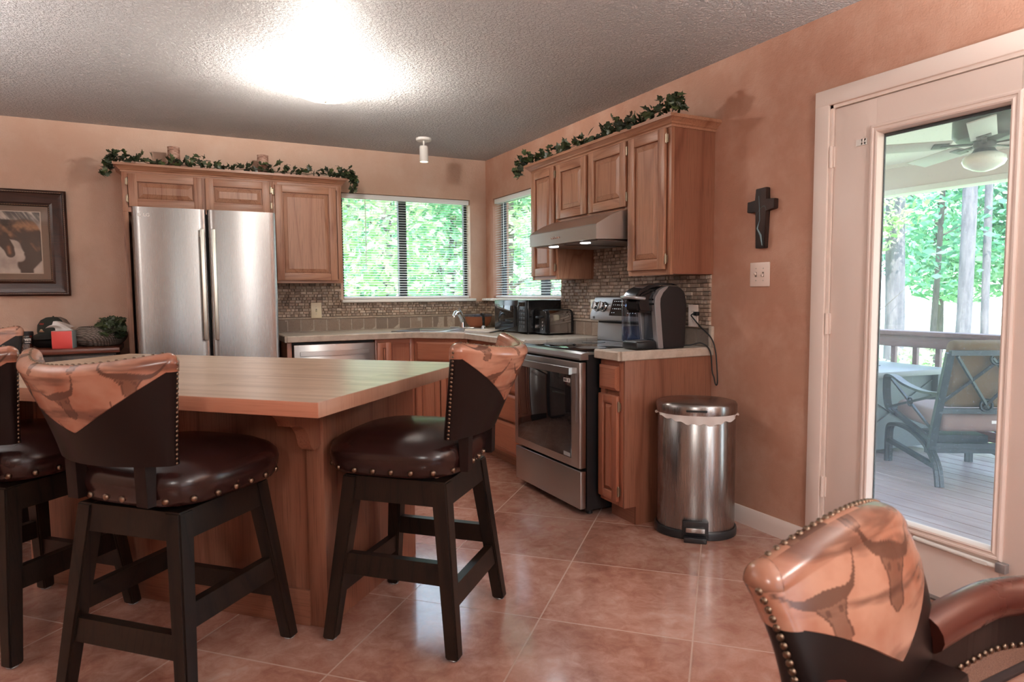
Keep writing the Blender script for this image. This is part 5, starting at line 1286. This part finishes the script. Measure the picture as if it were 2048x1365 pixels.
for i in range(13):
    y = -1.83 - i*.190
    if bal is None:
        b = MB(); b.box(2.99, 3.028, -.019, .019, .0, .834, .002); bal = b.build('baluster', RAILWOOD, t, (0, y, 0))
    else:
        c = bal.copy(); COL.objects.link(c); c.parent = t; c.location = (0, y, 0)
# fire table
t = thing('fire_pit_table', 'grey-green square patio fire table beside the chair', 'patio table', (2.35, -2.03, DZ), math.radians(-8))
TEAL = plain('weathered_grey_metal', (.13, .16, .165), .5, .2)
b = MB(); b.box(-.52, .52, -.52, .52, .610, .655, .008); tp = b.build('table_top', plain('stone_table_top', (.26, .28, .28), .45), t)
b = MB(); b.box(-.18, .18, -.18, .18, .655, .660); b.build('burner_cover', BLACK, tp)
b = MB(); b.box(-.44, .44, -.44, .44, .04, .610); b.build('base', TEAL, t, ang=0)
for sx_, sy_ in ((-1, -1), (1, -1), (1, 1), (-1, 1)): b = MB(); b.box(sx_*.46-.035, sx_*.46+.035, sy_*.46-.035, sy_*.46+.035, 0, .612, .004); b.build('leg', TEAL, t)
for p, q in (((-.42, -.446, .10), (.42, -.446, .56)), ((-.42, -.446, .56), (.42, -.446, .10))): b = MB(); b.bar(p, q, .014, .010); b.build('cross_brace', TEAL, t)
# patio chair: local +y is where it faces
IRON = plain('blue_black_metal', (.014, .022, .030), .38, .1)
CUSH = plain('olive_brown_cushion', (.16, .095, .04), .85); CUSHP = plain('taupe_cushion', (.27, .185, .165), .85)
t = thing('patio_chair', 'black metal spring patio chair with brown cushions on the deck', 'patio chair', (2.165, -3.00, DZ), math.radians(-32))
w2 = .285
for sg in (-1, 1):
    x = sg*w2
    b = MB(); P = cr([(x, -.385, 0), (x, -.345, .13), (x, -.23, .235), (x, -.05, .295), (x, .12, .305), (x, .24, .29), (x, .292, .25), (x, .300, .15), (x, .300, 0)], 5)
    for p, q in zip(P, P[1:]): b.bar(p, q, .050, .022, (0, 0, 1) if abs((q-p).normalized().z) < .7 else (0, 1, 0))
    b.tube(P, .013, 8); b.build('leg', IRON, t, ang=0)
    b = MB(); b.bar((x, -.35, .12), (x, .30, .16), .030, .030); b.build('leg_brace', IRON, t, ang=0)
    b = MB(); b.bar((x, -.27, .225), (x, -.31, .40), .045, .03, (0, 1, 0)); b.bar((x, -.31, .40), (x, -.445, .875), .045, .03, (0, 1, 0)); b.build('back_upright', IRON, t, ang=0)
    b = MB(); P = cr([(x*1.0, -.365, .605), (x*1.08, -.2, .595), (x*1.12, .0, .615), (x*1.12, .16, .65), (x*1.12, .255, .65), (x*1.12, .285, .61), (x*1.10, .285, .47), (x*1.05, .27, .40), (x, .20, .375)], 6)
    for p, q in zip(P, P[1:]): b.bar(p, q, .050, .016, (0, 0, 1) if abs((q-p).normalized().z) < .75 else (0, 1, 0))
    b.build('armrest', IRON, t, ang=0)
    b = MB(); b.bar((x, -.29, .28), (x, .26, .39), .028, .028); b.build('seat_rail', IRON, t, ang=0)
    for p, q in (((x*1.05, .255, .62), (x*1.02, -.27, .36)), ((x*1.05, .25, .42), (x*1.02, -.33, .59))): b = MB(); b.bar(p, q, .014, .014); b.build('side_brace', IRON, t, ang=0)
    b = MB(); b.tube([(x*1.03+.025*0, .0+.028*math.cos(k*PI/8), .495+.028*math.sin(k*PI/8)) for k in range(16)], .007, 6, closed=True); b.build('side_ring', IRON, t, ang=60)
for y, z, nm in ((-.445, .875, 'back_top_rail'), (-.335, .49, 'back_lower_rail'), (-.275, .25, 'seat_rear_rail'), (.26, .385, 'seat_front_rail'), (-.20, .20, 'leg_crossbar')):
    b = MB(); b.bar((-w2, y, z), (w2, y, z), .030, .032); b.build(nm, IRON, t, ang=0)
f = lambda z: -.335 - (z-.49)*.125/.44
for xa, za, xb_, zb_ in ((-.24, .855, .02, .505), (-.27, .55, .03, .845), (.24, .855, -.02, .505), (.27, .55, -.03, .845)):
    b = MB(); b.bar((xa, f(za)-.004, za), (xb_, f(zb_)-.004, zb_), .016, .016); b.build('back_brace', IRON, t, ang=0)
for z in (.53, .84): b = MB(); b.tube([(.036*math.cos(k*PI/10), f(z)-.004, z+.036*math.sin(k*PI/10)) for k in range(20)], .009, 6, closed=True); b.build('back_ring', IRON, t, ang=60)
def cushion(x0, x1, y0, y1, z0, z1, M=None):
    b = MB(); b.box(x0, x1, y0, y1, z0, z1, .045, 4, M=M); return b
Mb = Matrix.Translation((0, -.30, .50)) @ Matrix.Rotation(math.radians(15.5), 4, 'X')
cushion(-.245, .245, -.015, .115, .0, .445, Mb).build('back_cushion', CUSH, t, ang=60)
cushion(-.262, .262, -.32, .27, .345, .475).build('seat_cushion', CUSHP, t, ang=60)
b = MB(); b.box(.055, .11, -.3225, -.3200, .405, .425); b.build('care_tag', PAPER, t, ang=0)
b = MB(); b.box(-.16, .16, -.12, .12, .23, .285); b.build('spring_plate', IRON, t)
# ceiling fan under the porch
t = thing('ceiling_fan', 'old porch ceiling fan with white glass globe beyond the door glass', 'ceiling fan', (1.53, -3.455, 2.285), math.radians(-34))
FANM = plain('weathered_fan_metal', (.10, .095, .085), .45, .5)
b = MB(); b.lathe([(0, 0), (.09, 0), (.09, -.07), (.155, -.085), (.160, -.10), (.160, -.185), (.14, -.21), (.06, -.225), (0, -.225)], 36); b.build('motor_housing', FANM, t, ang=40)
b = MB(); b.lathe([(.055, -.22), (.057, -.255), (.05, -.262), (.055, -.272), (.066, -.285), (.05, -.287)], 28); b.build('switch_housing', FANM, t, ang=40)
b = MB(); b.lathe([(.060, -.282), (.074, -.289), (.104, -.308), (.109, -.333), (.096, -.357), (.055, -.380), (.018, -.390), (0, -.391)], 36); b.build('glass_globe', plain('opal_glass', (.80, .82, .74), .12), t, ang=60)
for k in range(5):
    a = math.radians(24 + 72*k); M = Matrix.Rotation(a, 4, 'Z') @ Matrix.Translation((0, 0, -.228)) @ Matrix.Rotation(math.radians(12), 4, 'X')
    b = MB(); b.box(.17, .655, -.062, .062, -.004, .003, .002, M=M); bl = b.build('blade', plain('fan_blade', (.55, .54, .52), .5) if k == 0 else bpy.data.materials['fan_blade'], t)
    b = MB(); b.box(.06, .22, -.012, .012, -.012, -.004, .002, M=M); b.box(.18, .26, -.035, .035, -.0085, -.004, .002, M=M); b.build('blade_iron', FANM, bl)
# ground and trees
def m_ground():
    s = NT('leafy_ground'); v = s.coord(); n1 = noise(s, v, .5, 6, .65); n2 = noise(s, v, 9, 5, .7)
    f = s.math('ADD', s.math('MULTIPLY', n1, .6), s.math('MULTIPLY', n2, .4))
    return s.bsdf(Base_Color=s.ramp(f, [(.35, (.30, .42, .12)), (.5, (.52, .58, .30)), (.65, (.70, .70, .55))]), Roughness=.9)
b = MB(); b.box(-40, 60, -40, 60, -1.25, -1.0); struct(b.build('ground', m_ground(), ang=0))
LEAF_A = m_leaf('bright_leaf', (.24, .42, .15), (.40, .58, .27), (.62, .74, .44))
LEAF_B = m_leaf('cool_leaf', (.12, .34, .15), (.24, .50, .26), (.46, .68, .46))
LEAF_C = m_leaf('deep_leaf', (.06, .20, .10), (.13, .33, .20), (.26, .48, .34))
def m_bark(name, a, c):
    s = NT(name); n1 = noise(s, s.coord(scale=(1, 1, .22)), 9, 5, .7); return s.bsdf(Base_Color=s.ramp(n1, [(.3, a), (.7, c)]), Roughness=.9, Normal=s.bump(n1, .8, .03))
BARK = m_bark('grey_bark', (.07, .07, .085), (.19, .175, .19)); BARKD = m_bark('dark_bark', (.05, .045, .04), (.15, .13, .11))
def foliage(n, blobs, size, seed):
    b = MB(); rnd = random.Random(seed)
    for i in range(n):
        c, r = rnd.choice(blobs)
        while True:
            p = Vector((rnd.uniform(-1, 1), rnd.uniform(-1, 1), rnd.uniform(-1, 1)))
            if p.length < 1 and p.length > .25: break
        p = Vector((c[0]+p.x*r[0], c[1]+p.y*r[1], c[2]+p.z*r[2]))
        a = Vector((rnd.gauss(0, 1), rnd.gauss(0, 1), rnd.gauss(0, .6))).normalized(); q = a.orthogonal().normalized(); q = (q + a.cross(q)*rnd.uniform(-1, 1)).normalized()
        s_ = size*rnd.uniform(.6, 1.3)
        vs = [b.bm.verts.new(p + v) for v in (-a*s_, q*s_*.45, a*s_, -q*s_*.45)]; b.bm.faces.new(vs)
    return b
def trunk(h, r0, r1, seed, branches=0, bend=.15):
    b = MB(); rnd = random.Random(seed); P = []; x = y = 0
    for i in range(9):
        P.append((x, y, h*i/8)); x += rnd.uniform(-bend, bend)*.3; y += rnd.uniform(-bend, bend)*.3
    b.tube(P, [r0+(r1-r0)*i/8 for i in range(9)], 12)
    for k in range(branches):
        i = rnd.randint(3, 8); p = Vector(P[i]); a = rnd.uniform(0, 2*PI); L = rnd.uniform(.6, 1.6)
        b.tube([p, p+Vector((math.cos(a)*L*.5, math.sin(a)*L*.5, L*.25)), p+Vector((math.cos(a)*L, math.sin(a)*L, L*.7))], [r1*.6, r1*.4, r1*.15], 6)
    return b
FOL = {}
def tree(label, x, y, h, r, blobs, n, leaf, size, seed, bark=BARK, group=None, name='tree', zb=-1.0, r1=None):
    t = thing(name, label, 'tree' if name == 'tree' else 'shrub', (x, y, zb), 0, group)
    if h: trunk(h, r, r1 or r*.45, seed, 5 if blobs else 0).build('trunk', bark, t, ang=60)
    if blobs: tag(foliage(n, blobs, size, seed).build('foliage', leaf, t, ang=0), kind='stuff')
    return t
# bare pine trunks seen through the door
def pine(label, px, py, r, crown=True, seed=1, h=14):
    bl = []
    return tree(label, px, py, h, r, bl, 900, LEAF_B, .25, seed, BARK, 'trees beyond the deck', r1=r*.8)
G1, G2 = 'leafy trees outside the windows', 'trees beyond the deck'
tree('bright leafy tree close outside the sink window at the left pane', -.3, 5.0, 6, .10, [((0, 0, 2.6), (1.5, 1.2, 1.5)), ((-.8, .3, 3.8), (1.2, 1.0, 1.0)), ((.9, .2, 3.2), (1.0, 1, 1.2))], 2600, LEAF_A, .095, 31, BARKD, G1)
tree('cool green tree outside the sink window behind its center mullion', 1.3, 7.2, 7, .14, [((0, 0, 3.0), (1.7, 1.3, 2.0)), ((1.0, .2, 4.6), (1.3, 1.2, 1.2)), ((-1.0, .4, 1.6), (1.2, 1, .9))], 2600, LEAF_B, .125, 32, BARKD, G1)
tree('yellow-green tree outside the sink window at the right pane', 3.1, 8.6, 7, .12, [((0, 0, 2.3), (1.6, 1.3, 1.3)), ((.4, 0, 4.4), (1.7, 1.3, 1.4))], 2200, LEAF_A, .12, 33, BARKD, G1)
tree('bright green tree close outside the narrow side window', 2.3, 4.2, 6, .11, [((0, 0, 2.2), (1.0, 1.0, 1.6)), ((.4, -.4, 3.8), (1.2, 1.1, 1.1)), ((1.2, .2, 1.4), (.9, .9, .9))], 2600, LEAF_A, .085, 34, BARKD, G1)
tree('tall cool green tree farther out past the narrow side window', 5.5, 8.0, 8, .16, [((0, 0, 3.2), (2.0, 1.8, 2.4)), ((-.8, .3, 5.2), (1.6, 1.4, 1.2))], 2600, LEAF_B, .15, 35, BARKD, G1)
tree('wide leafy tree far behind the sink window', -2.6, 10.0, 8, .18, [((0, 0, 3.4), (2.4, 1.8, 2.6)), ((1.8, .3, 2.6), (1.6, 1.4, 1.8))], 2600, LEAF_C, .16, 36, BARKD, G1)
pine('thick dark grey pine trunk at the left of the door glass', 9.25, 2.0, .17, True, 41)
pine('pale grey pine trunk right of the thick dark one in the door glass', 11.1, 1.83, .135, True, 42)
pine('thin grey trunk closest to the right edge of the door glass', 12.0, 1.84, .075, True, 43)
tree('dark thin leaning trunk with leaves between the two pines', 12.2, 3.0, 9, .07, [((0, 0, 3.4), (1.6, 1.6, 1.3)), ((.4, .8, 5.4), (1.8, 1.8, 1.4))], 1300, LEAF_C, .11, 44, BARKD, G2)
tree('bright leafy branch tree hanging over the thick pine trunk', 8.4, 2.05, 4.6, .05, [((.0, .1, 3.25), (.55, .75, .42)), ((.2, -.2, 3.75), (.8, .9, .5))], 800, LEAF_A, .075, 45, BARKD, G2)
k = 0
for (x, y, h, lab, lf) in ((16, 5.2, 9, 'broad cool green tree far behind the thick pine trunk', LEAF_B), (17.5, 3.2, 10, 'broad deep green tree far behind the pale pine trunk', LEAF_C), (15.2, 1.2, 9, 'pale green tree far away at the right of the door glass', LEAF_B),
                          (20.5, 7.6, 11, 'hazy tall tree farthest away at the left of the door glass', LEAF_B), (21.0, 2.6, 11, 'hazy tall tree farthest away at the right of the door glass', LEAF_B)):
    tree(lab, x, y, h, .12, [((0, 0, h*.42), (1.7, 1.7, h*.14)), ((.6, .8, h*.62), (2.1, 2.1, h*.15)), ((-.5, -.9, h*.30), (1.4, 1.5, h*.09))], 3000, lf, .15, 50+k, BARKD, G2); k += 1
for (x, y, lab) in ((4.6, -1.0, 'light green bush just beyond the deck railing at the left'), (5.0, -2.0, 'light green bush beyond the railing behind the patio chair'), (6.6, -.4, 'pale low bush farther beyond the deck railing')):
    tree(lab, x, y, 0, 0, [((0, 0, .75), (.75, .75, .70)), ((.3, .4, 1.0), (.5, .5, .5))], 1100, LEAF_A, .06, 60+k, name='shrub', group='bushes beyond the railing'); k += 1

for (x, y, h, lab) in ((1.2, 13.5, 9, 'hazy broad tree farthest behind the sink window at the left'), (4.6, 13.0, 9, 'hazy broad tree farthest behind the sink window at the right'), (8.2, 12.0, 9, 'hazy broad tree farthest out beyond the side window')):
    tree(lab, x, y, h, .14, [((0, 0, 3.0), (2.3, 1.4, 2.2)), ((.3, 0, 5.6), (2.2, 1.4, 1.8))], 2600, LEAF_B, .19, 70+k, BARKD, G1); k += 1
